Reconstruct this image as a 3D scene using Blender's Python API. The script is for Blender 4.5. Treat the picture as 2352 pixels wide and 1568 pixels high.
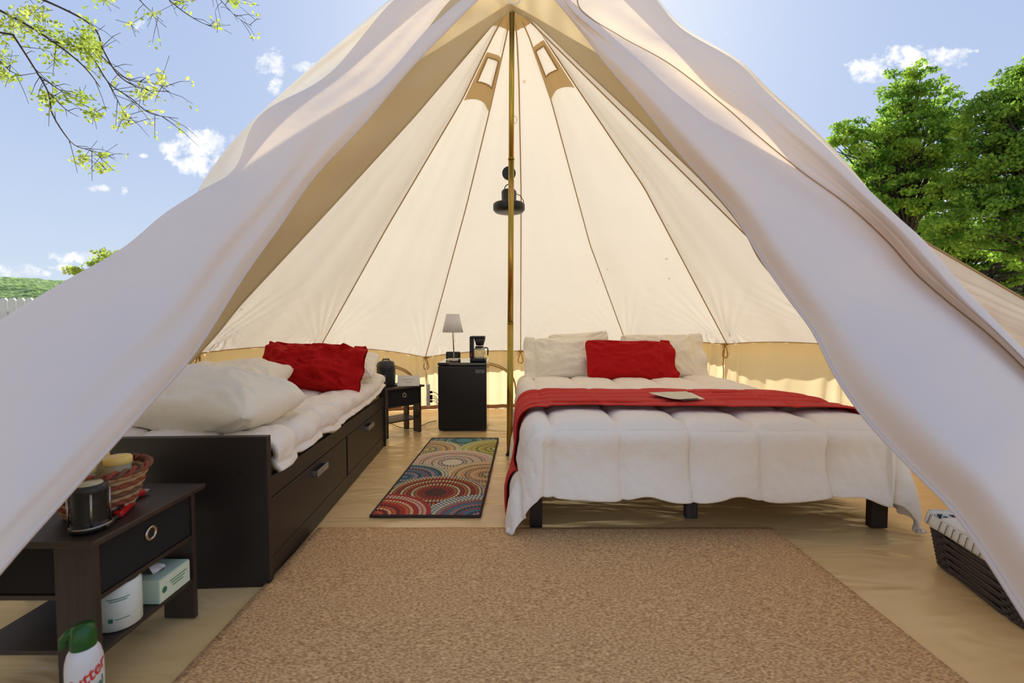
import bpy, math, random
import numpy as np
from mathutils import Vector, Matrix, Euler, noise
for o in list(bpy.data.objects): bpy.data.objects.remove(o)
S = bpy.context.scene
COL = S.collection
PI = math.pi
F = 1070.0; CX = 1176.0; CY = 784.0; PITCH = math.atan(44/1070.0); CZ = 1.0
random.seed(4)

# ---------------------------------------------------------------- camera
cd = bpy.data.cameras.new('camera'); cam = bpy.data.objects.new('camera', cd); COL.objects.link(cam)
cam.location = (0, 0, CZ); cam.rotation_euler = (PI/2-PITCH, 0, 0)
cd.sensor_width = 36; cd.lens = 36*F/2352; cd.clip_end = 2000; cd.clip_start = 0.05
cd.dof.use_dof = True; cd.dof.focus_distance = 3.2; cd.dof.aperture_fstop = 3.2
S.camera = cam
S.view_settings.view_transform = 'Standard'; S.view_settings.look = 'None'
S.view_settings.gamma = 1; S.view_settings.use_curve_mapping = False
S.view_settings.exposure = 0.84
SUN_AZ = math.radians(5); SUN_EL = math.radians(33)
SUN_STRENGTH = 7.6; SKY_STRENGTH = 0.635

def lin(c):
    return tuple((x/255/12.92 if x/255 <= .04045 else ((x/255+.055)/1.055)**2.4) for x in c)
def ray(px, py):
    a = (px-CX)/F; b = -(py-CY)/F
    c, s = math.cos(PITCH), math.sin(PITCH)
    return a, c+b*s, b*c-s          # x, y(forward), z
def P(px, py, d):
    x, y, z = ray(px, py); k = d/y
    return Vector((x*k, d, CZ+z*k))
def G(px, py, z0=0.0):
    x, y, z = ray(px, py); k = (z0-CZ)/z
    return Vector((x*k, y*k, z0))
def PROJ(v):
    c, s = math.cos(PITCH), math.sin(PITCH)
    z = v[2]-CZ; fw = v[1]*c - z*s; up = v[1]*s + z*c
    return CX+F*v[0]/fw, CY-F*up/fw

# ---------------------------------------------------------------- world + sun
W = bpy.data.worlds.new('sky'); S.world = W; W.use_nodes = True
nt = W.node_tree; nt.nodes.clear()
def N(t, **k):
    n = nt.nodes.new(t)
    for a, b in k.items(): setattr(n, a, b)
    return n
def M(op, a, b=None, c=None, clamp=False):
    n = nt.nodes.new('ShaderNodeMath'); n.operation = op; n.use_clamp = clamp
    for i, v in enumerate((a, b, c)):
        if v is None: continue
        if isinstance(v, (int, float)): n.inputs[i].default_value = v
        else: nt.links.new(v, n.inputs[i])
    return n.outputs[0]
tc = N('ShaderNodeTexCoord'); sx = N('ShaderNodeSeparateXYZ'); nt.links.new(tc.outputs['Generated'], sx.inputs[0])
ay = M('MAXIMUM', M('ABSOLUTE', sx.outputs[1]), 0.02)
U = M('DIVIDE', sx.outputs[0], ay); V = M('DIVIDE', sx.outputs[2], ay)
ramp = N('ShaderNodeValToRGB'); nt.links.new(sx.outputs[2], ramp.inputs[0])
cr = ramp.color_ramp; cr.elements[0].position = 0.0; cr.elements[0].color = (*lin((208,220,232)), 1)
cr.elements[1].position = 1.0; cr.elements[1].color = (*lin((156,172,204)), 1)
for p, c in ((.10, (194,210,230)), (.30, (176,194,226)), (.52, (164,184,222))):
    e = cr.elements.new(p); e.color = (*lin(c), 1)
# glow round the sun
sd = Vector((math.sin(SUN_AZ)*math.cos(SUN_EL), math.cos(SUN_AZ)*math.cos(SUN_EL), math.sin(SUN_EL)))
dot = N('ShaderNodeVectorMath', operation='DOT_PRODUCT'); nt.links.new(tc.outputs['Generated'], dot.inputs[0]); dot.inputs[1].default_value = sd
gl = M('POWER', M('MAXIMUM', dot.outputs['Value'], 0.0), 14.0)
mixg = N('ShaderNodeMix', data_type='RGBA'); nt.links.new(M('MULTIPLY', gl, .75), mixg.inputs[0])
nt.links.new(ramp.outputs[0], mixg.inputs[6]); mixg.inputs[7].default_value = (.92, .95, 1.0, 1)
# clouds (direction space)
comb = N('ShaderNodeCombineXYZ'); nt.links.new(U, comb.inputs[0]); nt.links.new(V, comb.inputs[1])
n1 = N('ShaderNodeTexNoise'); nt.links.new(comb.outputs[0], n1.inputs['Vector']); n1.inputs['Scale'].default_value = 34; n1.inputs['Detail'].default_value = 9; n1.inputs['Roughness'].default_value = .62
dens = None
for (px, py, rx, ry, st) in ((622,150,32,36,1),(628,192,20,26,.9),(700,155,34,16,.8),(415,340,55,24,1),(470,330,75,36,1.15),(455,378,60,28,1),(385,362,24,9,.7),
        (330,357,13,7,.6),(225,432,30,10,.8),(285,438,14,11,.8),(320,60,24,16,.45),(190,590,100,17,.8),(35,622,85,19,.85),(150,615,70,9,.6),
        (2000,165,60,26,1),(2090,135,75,28,1.1),(2180,135,55,26,1),(2228,116,22,9,.6),(1940,150,9,6,.5),(2080,455,180,60,.8),(1668,80,14,10,.3),(1750,60,10,5,.1)):
    x, y, z = ray(px, py); u0, v0 = x/y, z/y
    e = M('SUBTRACT', st, M('ADD', M('POWER', M('ABSOLUTE', M('DIVIDE', M('SUBTRACT', U, u0), rx/F)), 2), M('POWER', M('ABSOLUTE', M('DIVIDE', M('SUBTRACT', V, v0), ry/F)), 2)))
    dens = e if dens is None else M('MAXIMUM', dens, e)
dens = M('MAXIMUM', dens, -1.2)
val = M('ADD', dens, M('MULTIPLY', M('SUBTRACT', n1.outputs[0], .5), 5.0))
alpha = M('MULTIPLY', M('SUBTRACT', val, .1), 1.1, clamp=True)
n2 = N('ShaderNodeTexNoise'); nt.links.new(comb.outputs[0], n2.inputs['Vector']); n2.inputs['Scale'].default_value = 14; n2.inputs['Detail'].default_value = 4
cmix = N('ShaderNodeMix', data_type='RGBA'); nt.links.new(M('MULTIPLY', M('SUBTRACT', n2.outputs[0], .45), 4, clamp=True), cmix.inputs[0])
cmix.inputs[6].default_value = (*lin((255,255,255)), 1); cmix.inputs[7].default_value = (*lin((205,214,232)), 1)
mixc = N('ShaderNodeMix', data_type='RGBA'); nt.links.new(M('MULTIPLY', alpha, .93), mixc.inputs[0]); nt.links.new(mixg.outputs[2], mixc.inputs[6]); nt.links.new(cmix.outputs[2], mixc.inputs[7])
bgn = N('ShaderNodeBackground'); bgn.inputs[1].default_value = SKY_STRENGTH; nt.links.new(mixc.outputs[2], bgn.inputs[0])
wo = N('ShaderNodeOutputWorld'); nt.links.new(bgn.outputs[0], wo.inputs[0])
sl = bpy.data.lights.new('sun', 'SUN'); so = bpy.data.objects.new('sun', sl); COL.objects.link(so)
sl.energy = SUN_STRENGTH; sl.angle = math.radians(1.2); sl.color = (1, .965, .89)
so.rotation_euler = (-sd).to_track_quat('-Z', 'Y').to_euler(); so.location = (2, 12, 9)

# ---------------------------------------------------------------- materials
def mat(name, col, rough=.6, metal=0, bump=None, noisec=None, spec=.5, coat=0, alpha=None, trans=0, sheen=0, scale3=(1,1,1), emit=None):
    """bump=(scale,strength,detail) ; noisec=(scale,colour2,contrast)"""
    m = bpy.data.materials.new(name); m.use_nodes = True; t = m.node_tree; b = t.nodes['Principled BSDF']
    c = lin(col); b.inputs['Base Color'].default_value = (*c, 1)
    b.inputs['Roughness'].default_value = rough; b.inputs['Metallic'].default_value = metal
    b.inputs['Specular IOR Level'].default_value = spec; b.inputs['Coat Weight'].default_value = coat
    b.inputs['Transmission Weight'].default_value = trans; b.inputs['Sheen Weight'].default_value = sheen
    if emit: b.inputs['Emission Color'].default_value = (*lin(emit), 1); b.inputs['Emission Strength'].default_value = .6
    tcn = t.nodes.new('ShaderNodeTexCoord'); mp = t.nodes.new('ShaderNodeMapping'); t.links.new(tcn.outputs['Object'], mp.inputs[0]); mp.inputs['Scale'].default_value = scale3
    if noisec:
        n = t.nodes.new('ShaderNodeTexNoise'); n.inputs['Scale'].default_value = noisec[0]; n.inputs['Detail'].default_value = 5
        t.links.new(mp.outputs[0], n.inputs['Vector'])
        r = t.nodes.new('ShaderNodeValToRGB'); k = noisec[2]
        r.color_ramp.elements[0].position = .5-k; r.color_ramp.elements[1].position = .5+k
        r.color_ramp.elements[0].color = (*c, 1); r.color_ramp.elements[1].color = (*lin(noisec[1]), 1)
        t.links.new(n.outputs[0], r.inputs[0]); t.links.new(r.outputs[0], b.inputs['Base Color'])
    if bump:
        n = t.nodes.new('ShaderNodeTexNoise'); n.inputs['Scale'].default_value = bump[0]; n.inputs['Detail'].default_value = bump[2] if len(bump) > 2 else 4
        t.links.new(mp.outputs[0], n.inputs['Vector'])
        bp = t.nodes.new('ShaderNodeBump'); bp.inputs['Strength'].default_value = bump[1]; bp.inputs['Distance'].default_value = bump[3] if len(bump) > 3 else .01
        t.links.new(n.outputs[0], bp.inputs['Height']); t.links.new(bp.outputs[0], b.inputs['Normal'])
    return m
def canvas(name, refl, transc, tw, spots=False, bumpd=.01, bstr=.5):
    m = bpy.data.materials.new(name); m.use_nodes = True; t = m.node_tree; t.nodes.clear()
    L = t.links.new
    tcn = t.nodes.new('ShaderNodeTexCoord')
    d = t.nodes.new('ShaderNodeBsdfDiffuse'); tr = t.nodes.new('ShaderNodeBsdfTranslucent'); mx = t.nodes.new('ShaderNodeMixShader'); o = t.nodes.new('ShaderNodeOutputMaterial')
    mx.inputs[0].default_value = tw; L(d.outputs[0], mx.inputs[1]); L(tr.outputs[0], mx.inputs[2]); L(mx.outputs[0], o.inputs[0])
    d.inputs[0].default_value = (*lin(refl), 1)
    n = t.nodes.new('ShaderNodeTexNoise'); n.inputs['Scale'].default_value = 2.2; n.inputs['Detail'].default_value = 6; L(tcn.outputs['Object'], n.inputs['Vector'])
    mc = t.nodes.new('ShaderNodeMix'); mc.data_type = 'RGBA'; L(n.outputs[0], mc.inputs[0])
    mc.inputs[6].default_value = (*lin(transc), 1); mc.inputs[7].default_value = (*lin(tuple(max(0, x-16) for x in transc)), 1)
    src = mc.outputs[2]
    if spots:
        v = t.nodes.new('ShaderNodeTexVoronoi'); v.inputs['Scale'].default_value = 3.1; v.inputs['Randomness'].default_value = 1; L(tcn.outputs['Object'], v.inputs['Vector'])
        r = t.nodes.new('ShaderNodeValToRGB'); r.color_ramp.elements[0].position = .028; r.color_ramp.elements[1].position = .045
        r.color_ramp.elements[0].color = (.55, .4, .22, 1); r.color_ramp.elements[1].color = (1, 1, 1, 1)
        L(v.outputs['Distance'], r.inputs[0])
        mm = t.nodes.new('ShaderNodeMix'); mm.data_type = 'RGBA'; mm.blend_type = 'MULTIPLY'; mm.inputs[0].default_value = .8
        L(src, mm.inputs[6]); L(r.outputs[0], mm.inputs[7]); src = mm.outputs[2]
    L(src, tr.inputs[0])
    w = t.nodes.new('ShaderNodeTexNoise'); w.inputs['Scale'].default_value = 260; L(tcn.outputs['Object'], w.inputs['Vector'])
    b1 = t.nodes.new('ShaderNodeBump'); b1.inputs['Strength'].default_value = .05; b1.inputs['Distance'].default_value = .002; L(w.outputs[0], b1.inputs['Height'])
    w2 = t.nodes.new('ShaderNodeTexNoise'); w2.inputs['Scale'].default_value = 5; w2.inputs['Distortion'].default_value = .5; L(tcn.outputs['Object'], w2.inputs['Vector'])
    b2 = t.nodes.new('ShaderNodeBump'); b2.inputs['Strength'].default_value = bstr; b2.inputs['Distance'].default_value = bumpd; L(w2.outputs[0], b2.inputs['Height']); L(b1.outputs[0], b2.inputs['Normal'])
    L(b2.outputs[0], d.inputs['Normal']); L(b2.outputs[0], tr.inputs['Normal'])
    return m
MT = {}
MT['roof'] = canvas('canvas_roof', (234,226,214), (244,240,228), .130, spots=True)
MT['wall'] = canvas('canvas_wall', (226,212,172), (250,232,190), .26)
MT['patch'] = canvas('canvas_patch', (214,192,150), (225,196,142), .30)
MT['front'] = canvas('canvas_front_shaded', (206,186,146), (238,216,172), .14)  # darker tan than the roof canvas: the panel's shade is put into its colour
MT['flap'] = canvas('canvas_flap', (240,228,220), (240,216,178), .22, bumpd=.02, bstr=.35)
MT['seam'] = canvas('seam_tape', (196,166,118), (214,178,124), .25)
MT['cord'] = mat('cord', (170,128,60), .8)
MT['browntape'] = mat('brown_tape', (140,84,40), .7)
MT['zip'] = mat('zipper_tape', (176,140,104), .8, bump=(300,.6,2,.002))
MT['white_quilt'] = mat('quilt_cotton', (252,238,218), .85, bump=(16,.55,8,.02), sheen=.15)
MT['white_pillow'] = mat('pillow_cotton', (248,236,212), .85, bump=(9,.5,6,.02))
MT['red'] = mat('red_cotton', (180,4,4), .85, bump=(9,.6,6,.02), spec=.3)
MT['redblanket'] = mat('red_fleece', (206,40,20), .9, bump=(120,.4,3,.003), sheen=.05)
MT['olive'] = mat('olive_sheet', (128,116,48), .85, bump=(20,.6,5,.02))
MT['black_lam'] = mat('black_brown_laminate', (38,30,26), .42, bump=(60,.08,3,.002))
MT['black_gloss'] = mat('black_wood', (24,17,15), .35)
MT['espresso'] = mat('espresso_laminate', (66,52,42), .45, noisec=(9,(48,37,30),.3), scale3=(1,14,1), bump=(40,.1,3,.002))
MT['binfab'] = mat('bin_fabric', (26,22,22), .9, bump=(250,.5,2,.002))
MT['alu'] = mat('brushed_aluminium', (190,192,196), .32, 1)
MT['nickel'] = mat('nickel', (205,196,180), .25, 1)
MT['fridge'] = mat('fridge_black', (13,10,9), .28, bump=(180,.1,2,.001))
MT['fridge_side'] = mat('fridge_side', (24,20,18), .08, coat=.6)
MT['blackpl'] = mat('black_plastic', (18,17,17), .4)
MT['greypl'] = mat('dark_grey_plastic', (48,48,44), .5)
MT['shade'] = canvas('lampshade_paper', (252,250,248), (250,246,240), .4, bumpd=.0, bstr=0)
MT['glass'] = mat('glass', (235,240,240), .03, trans=1)
MT['whitepl'] = mat('white_plastic', (232,230,226), .4)
MT['paper'] = mat('paper', (236,230,212), .8)
MT['paper2'] = mat('cream_paper', (226,214,180), .8)
MT['ink'] = mat('grey_ink', (120,112,104), .8)
MT['badge'] = mat('badge_grey', (185,184,184), .35, .6)
MT['lcd'] = mat('lcd', (62,66,56), .3)
MT['redpl'] = mat('red_plastic', (190,16,22), .3)
MT['tin'] = mat('steel', (170,168,162), .3, 1)
MT['yellow'] = mat('yellow_lid', (244,212,124), .45)
MT['jar'] = mat('jar_plastic', (236,226,190), .3, trans=.3)
MT['wick1'] = mat('wicker_tan', (176,138,98), .7, bump=(120,.5,2,.003))
MT['wick2'] = mat('wicker_red', (148,66,46), .7)
MT['wick3'] = mat('wicker_dark', (112,78,52), .7)
MT['hamper'] = mat('hamper_weave', (66,54,46), .6, bump=(90,.5,3,.003))
MT['liner'] = mat('liner_cotton', (232,226,210), .9, bump=(30,.5,4,.01))
MT['liner_stripe'] = mat('liner_stripe', (112,100,92), .9)
MT['green'] = mat('green_cap', (24,84,24), .35)
MT['bottle'] = mat('bottle_white', (228,222,218), .3)
MT['redink'] = mat('red_ink', (214,60,40), .6)
MT['greenink'] = mat('green_ink', (52,120,88), .6)
MT['orangeink'] = mat('orange_ink', (236,130,40), .6)
MT['tissue'] = mat('tissue_box', (196,214,190), .6)
MT['tissue2'] = mat('tissue_box_side', (226,236,206), .6)
MT['wrap'] = mat('paper_wrap', (228,232,220), .45, bump=(40,.4,4,.006))
MT['wraptop'] = mat('wrap_grey', (120,132,122), .5, bump=(60,.5,4,.006))
MT['carpet'] = mat('brown_carpet', (168,112,62), .95, noisec=(170,(255,208,144),.19), bump=(200,.7,4,.006), scale3=(.55,1.2,1))
MT['rugedge'] = mat('rug_binding', (66,48,42), .9, bump=(200,.6,2,.003))
MT['weathered'] = mat('weathered_wood', (88,80,76), .8, noisec=(20,(40,36,34),.25), scale3=(3,3,.4))
MT['bounce_ground'] = mat('pale_bounce_ground', (206,188,152), .9, noisec=(6,(180,162,128),.25), bump=(40,.8,4,.05))  # unseen ground, pale colour made up to bounce warm light onto flaps and bed
MT['fence'] = mat('fence_vinyl', (206,206,200), .55, noisec=(5,(190,190,182),.2))
MT['bark'] = mat('bark', (70,58,50), .9, noisec=(8,(40,34,30),.2))
MT['hill'] = mat('hill_forest', (112,140,58), .95, noisec=(.22,(50,88,38),.16), bump=(.35,1,6,3))
MT['shingle'] = mat('shingle', (104,84,74), .85, noisec=(6,(78,62,56),.2))
def leafmat(name, a, b):
    m = bpy.data.materials.new(name); m.use_nodes = True; t = m.node_tree; t.nodes.clear()
    d = t.nodes.new('ShaderNodeBsdfDiffuse'); tr = t.nodes.new('ShaderNodeBsdfTranslucent'); mx = t.nodes.new('ShaderNodeMixShader'); o = t.nodes.new('ShaderNodeOutputMaterial')
    n = t.nodes.new('ShaderNodeTexNoise'); n.inputs['Scale'].default_value = 1.3; n.inputs['Detail'].default_value = 8; g = t.nodes.new('ShaderNodeNewGeometry'); t.links.new(g.outputs['Position'], n.inputs['Vector'])
    r = t.nodes.new('ShaderNodeValToRGB'); r.color_ramp.elements[0].position = .35; r.color_ramp.elements[1].position = .65
    r.color_ramp.elements[0].color = (*lin(a), 1); r.color_ramp.elements[1].color = (*lin(b), 1)
    t.links.new(n.outputs[0], r.inputs[0]); t.links.new(r.outputs[0], d.inputs[0]); t.links.new(r.outputs[0], tr.inputs[0])
    mx.inputs[0].default_value = .45; t.links.new(d.outputs[0], mx.inputs[1]); t.links.new(tr.outputs[0], mx.inputs[2]); t.links.new(mx.outputs[0], o.inputs[0])
    return m
MT['leaf_dark'] = leafmat('leaf_dark', (78,122,44), (166,196,78))
MT['leaf_dark2'] = leafmat('leaf_dark_two', (70,110,44), (144,176,70))
MT['leaf_light'] = leafmat('leaf_light', (130,152,60), (176,184,92))

# ---------------------------------------------------------------- helpers
def finish(name, me, m, parent=None, smooth=False, bevel=0, origin=None, mods=()):
    o = bpy.data.objects.new(name, me); COL.objects.link(o)
    if m is not None:
        for mm in (m if isinstance(m, (list, tuple)) else [m]): me.materials.append(MT[mm] if isinstance(mm, str) else mm)
    if origin is not None: me.transform(Matrix.Translation(-Vector(origin)))
    if smooth: me.polygons.foreach_set('use_smooth', [True]*len(me.polygons))
    if bevel:
        b = o.modifiers.new('bevel', 'BEVEL'); b.width = bevel; b.segments = 2; b.limit_method = 'ANGLE'
    if parent is not None: o.parent = parent
    return o
def tag(o, label=None, cat=None, group=None, kind=None):
    if label: o['label'] = label
    if cat: o['category'] = cat
    if group: o['group'] = group
    if kind: o['kind'] = kind
    return o
def thing(name, label, cat, loc=(0,0,0), rz=0, group=None, rot=None):
    o = bpy.data.objects.new(name, None); COL.objects.link(o); o.location = loc
    o.rotation_euler = rot if rot else (0, 0, rz); o.empty_display_size = .1
    return tag(o, label, cat, group)
class MB:
    def __init__(s): s.v = []; s.f = []; s.mi = []
    def add(s, v, f, mi=0):
        k = len(s.v); s.v += [tuple(x) for x in v]; s.f += [tuple(i+k for i in q) for q in f]; s.mi += [mi]*len(f); return s
    def box(s, x0, x1, y0, y1, z0, z1, mi=0, mtx=None):
        v = [Vector(p) for p in ((x0,y0,z0),(x1,y0,z0),(x1,y1,z0),(x0,y1,z0),(x0,y0,z1),(x1,y0,z1),(x1,y1,z1),(x0,y1,z1))]
        if mtx: v = [mtx @ p for p in v]
        return s.add(v, [(0,3,2,1),(4,5,6,7),(0,1,5,4),(1,2,6,5),(2,3,7,6),(3,0,4,7)], mi)
    def tube(s, pts, r, n=8, mi=0, cap=True, closed=False):
        pts = [Vector(p) for p in pts]; m = len(pts); rs = r if isinstance(r, (list, tuple)) else [r]*m
        v = []; ref = None
        for i, p in enumerate(pts):
            if closed: t = pts[(i+1) % m]-pts[i-1]
            else: t = pts[min(i+1, m-1)]-pts[max(i-1, 0)]
            t.normalize() if t.length > 0 else None
            if ref is None:
                ref = Vector((0,0,1)) if abs(t.z) < .9 else Vector((1,0,0))
            a = t.cross(ref).normalized(); b = t.cross(a).normalized(); ref = -b if True else ref
            ref = b*-1 if b.dot(ref) < 0 else b
            for k in range(n):
                th = 2*PI*k/n; v.append(p+(a*math.cos(th)+b*math.sin(th))*rs[i])
        f = []
        for i in range(m if closed else m-1):
            j = (i+1) % m
            for k in range(n): f.append((i*n+k, i*n+(k+1) % n, j*n+(k+1) % n, j*n+k))
        if cap and not closed: f.append(tuple(range(n))[::-1]); f.append(tuple((m-1)*n+k for k in range(n)))
        return s.add(v, f, mi)
    def lathe(s, prof, c=(0,0,0), n=32, mi=0, cap=True):
        v = []; m = len(prof)
        for r, z in prof:
            for k in range(n): v.append((c[0]+r*math.cos(2*PI*k/n), c[1]+r*math.sin(2*PI*k/n), c[2]+z))
        f = [(i*n+k, i*n+(k+1) % n, (i+1)*n+(k+1) % n, (i+1)*n+k) for i in range(m-1) for k in range(n)]
        if cap: f.append(tuple(range(n))[::-1]); f.append(tuple((m-1)*n+k for k in range(n)))
        return s.add(v, f, mi)
    def grid(s, fn, nu, nv, mi=0):
        v = [fn(i/nu, j/nv) for j in range(nv+1) for i in range(nu+1)]
        f = [(j*(nu+1)+i, j*(nu+1)+i+1, (j+1)*(nu+1)+i+1, (j+1)*(nu+1)+i) for j in range(nv) for i in range(nu)]
        return s.add(v, f, mi)
    def build(s, name, m, parent=None, smooth=False, bevel=0, origin=None):
        me = bpy.data.meshes.new(name); me.from_pydata(s.v, [], s.f)
        if any(s.mi): me.polygons.foreach_set('material_index', s.mi)
        me.update()
        return finish(name, me, m, parent, smooth, bevel, origin)
def solid(o, t, off=0):
    m = o.modifiers.new('solid', 'SOLIDIFY'); m.thickness = t; m.offset = off; return o
def nz(x, y=0, z=0): return noise.noise(Vector((x, y, z)))
def fbm(x, y=0, z=0, o=4): return noise.fractal(Vector((x, y, z)), 1.0, 2.0, o)
def cr_(p0, p1, p2, p3, t):
    return .5*((2*p1)+(-p0+p2)*t+(2*p0-5*p1+4*p2-p3)*t*t+(-p0+3*p1-3*p2+p3)*t**3)
def curve(pts, t):
    n = len(pts)-1; x = min(max(t, 0), 1)*n; i = min(int(x), n-1); u = x-i
    return cr_(pts[max(i-1, 0)], pts[i], pts[i+1], pts[min(i+2, n)], u)
def text_mesh(body, size, bold=False, extrude=0.0004, shear=0):
    c = bpy.data.curves.new('t', 'FONT'); c.body = body; c.size = size; c.extrude = extrude; c.align_x = 'CENTER'; c.align_y = 'CENTER'; c.shear = shear
    if bold: c.offset = size*.02
    o = bpy.data.objects.new('t', c); COL.objects.link(o); bpy.context.view_layer.update()
    me = bpy.data.meshes.new_from_object(o.evaluated_get(bpy.context.evaluated_depsgraph_get()))
    bpy.data.objects.remove(o); return me
def place(me, mtx): me.transform(mtx); return me

# ================================================================= STRUCTURE
# ground outside
def gfn(u, v):
    x = -150+300*u; y = -20+320*v
    return (x, y, -.03)
tag(MB().grid(gfn, 30, 30).build('ground', 'bounce_ground'), kind='structure')

POLE = Vector((-.017, 3.47, 0)); APEX = P(1177, 8, 3.47)
# node: eave joints (pixel x, pixel y, depth); seams given by extra pixels
NODES = {
 'Z2': Vector((-2.30, 1.75, .70)), 'Z1': Vector((-2.66, 2.85, .74)),
 'A': P(447,812,3.95), 'B': P(735,797,5.0), 'C': P(977,820,5.38), 'D': P(1196,806,5.5), 'E': P(1440,792,5.4), 'F': P(1670,790,4.8),
 'G': Vector((2.80, 3.75, .80)), 'H': Vector((2.85, 2.75, .76)), 'I': Vector((2.58, 1.75, .72))}
SP = {'A': [(1134,52),(955,263),(760,476),(560,691)], 'B': [(1142,62),(1059,233),(889,521)], 'C': [(1166,71),(1125,252),(1070,477)],
      'D': [(1187,70),(1192,180),(1197,440)], 'E': [(1208,62),(1268,236),(1355,560)], 'F': [(1231,56),(1325,200),(1480,430)]}
ORDER = ['Z2','Z1','A','B','C','D','E','F','G','H','I']
SEAM = {}
for k in ORDER:
    nd = NODES[k]; pts = [(0, APEX.copy())]
    for (px, py) in SP.get(k, []):
        lo, hi = 0, 1
        for _ in range(40):
            t = (lo+hi)/2; q = APEX.lerp(nd, t)
            if PROJ(q)[1] < py: lo = t
            else: hi = t
        pts.append((t, P(px, py, APEX.lerp(nd, t).y)))
    pts.append((1, nd)); SEAM[k] = pts
def seam(k, t):
    pts = SEAM[k]
    for (t0, a), (t1, b) in zip(pts, pts[1:]):
        if t <= t1 or t1 == 1:
            return a.lerp(b, (t-t0)/(t1-t0))
def seam_t(k, py):
    lo, hi = 0, 1
    for _ in range(40):
        t = (lo+hi)/2
        if PROJ(seam(k, t))[1] < py: lo = t
        else: hi = t
    return t
def panel(a, b, t, c, sag=.05, wr=1.0, off=0):
    p = seam(a, t).lerp(seam(b, t), c)
    inw = (Vector((POLE.x, POLE.y, p.z))-p); inw.z = 0
    w = 4*c*(1-c)
    if inw.length > .01: inw.normalize()
    dn = Vector((0, 0, -1))
    idx = ORDER.index(a)*3.7
    wid = (seam(a, t)-seam(b, t)).length
    # long soft folds running down the panel + fan of pleats gathered at the eave joints
    g = .017*wr*nz(c*5.0+idx, t*1.4)*min(1, w*3)*min(1, t*2)
    e = max(0, (t-.72)/.28)
    for cc, sg in ((0, 1), (1, -1)):
        dx = abs(c-cc)*wid; dy = (1-t)*3.5+.04
        ang = math.atan2(dx, dy)
        g += .019*wr*e**1.2*math.sin(ang*38+idx+2*nz(ang*8))*math.exp(-dx*1.8)*min(1, dx*12)
    g += .02*wr*w*math.sin((c+.35*(1-t))*9+idx)*(0.3+.7*t)*.35
    return p+inw*(sag*w*(math.sin(PI*min(1, t))*.8+.2*t)+g+off)+Vector((0, 0, .03*w*e))
tent = thing('bell_tent', 'cream canvas bell tent with its entrance flaps pulled open, enclosing the beds', 'tent', (POLE.x, POLE.y, 0))
TO = (POLE.x, POLE.y, 0)
for a, b in zip(ORDER, ORDER[1:]):
    MB().grid(lambda u, v: panel(a, b, .004+.996*v, u), 84, 100).build('roof_panel', 'roof', tent, True, origin=TO)
for a, b in zip(ORDER, ORDER[1:]):       # valance hanging outside below the eave
    def val(u, v):
        p = panel(a, b, 1, u); o = Vector((p.x-POLE.x, p.y-POLE.y, 0)).normalized()
        return p+o*(.005+.16*v)+Vector((0, 0, -.11*v))
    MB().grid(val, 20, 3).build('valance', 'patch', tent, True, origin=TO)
    def wal(u, v):
        p = panel(a, b, 1, u); q = Vector((p.x, p.y, 0)); ct = Vector((POLE.x, POLE.y, 0))
        inn = (ct-q).normalized(); w = 4*u*(1-u)
        k = ORDER.index(a)
        z = p.z*(1-v)
        return Vector((p.x, p.y, z))+inn*(.06*v + .025*math.sin(v*PI)*nz(u*4+k, v*2)+.012*nz(u*14+k, v*1.5+u*4))
    MB().grid(wal, 40, 16).build('wall_panel', 'wall', tent, True, origin=TO)
    def skirt(u, v):                      # groundsheet tub edge
        p = Vector(wal(u, 1)); inn = (Vector((POLE.x, POLE.y, 0))-Vector((p.x, p.y, 0))).normalized()
        return p+inn*(.012+.05*(1-v))+Vector((0, 0, .012+.035*v))
    MB().grid(skirt, 20, 2).build('tub_edge', 'browntape', tent, True, origin=TO)
for k in ORDER:
    pts = [seam(k, t/30)+((Vector((POLE.x, POLE.y, seam(k, t/30).z))-seam(k, t/30)).normalized()*.004) for t in range(1, 31)]
    MB().tube(pts, .0050, 6).build('seam', 'seam', tent, True, origin=TO)
# eave piping
for a, b in zip(ORDER, ORDER[1:]):
    MB().tube([panel(a, b, 1, c/20, off=.006) for c in range(21)], .0045, 6).build('eave_piping', 'cord', tent, True, origin=TO)
# apex reinforcement
cap = MB()
RT = {'B': 62, 'C': 73, 'D': 74, 'E': 64, 'F': 52}
tB = {k: (seam_t(k, RT[k]) if k in RT else .055) for k in ORDER}
for a, b in zip(ORDER, ORDER[1:]):
    cap.grid(lambda u, v: panel(a, b, .004+v*(tB[a]*(1-u)+tB[b]*u-.004), u, off=.012), 8, 6)
cap.build('apex_patch', 'patch', tent, True, origin=TO)
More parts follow.
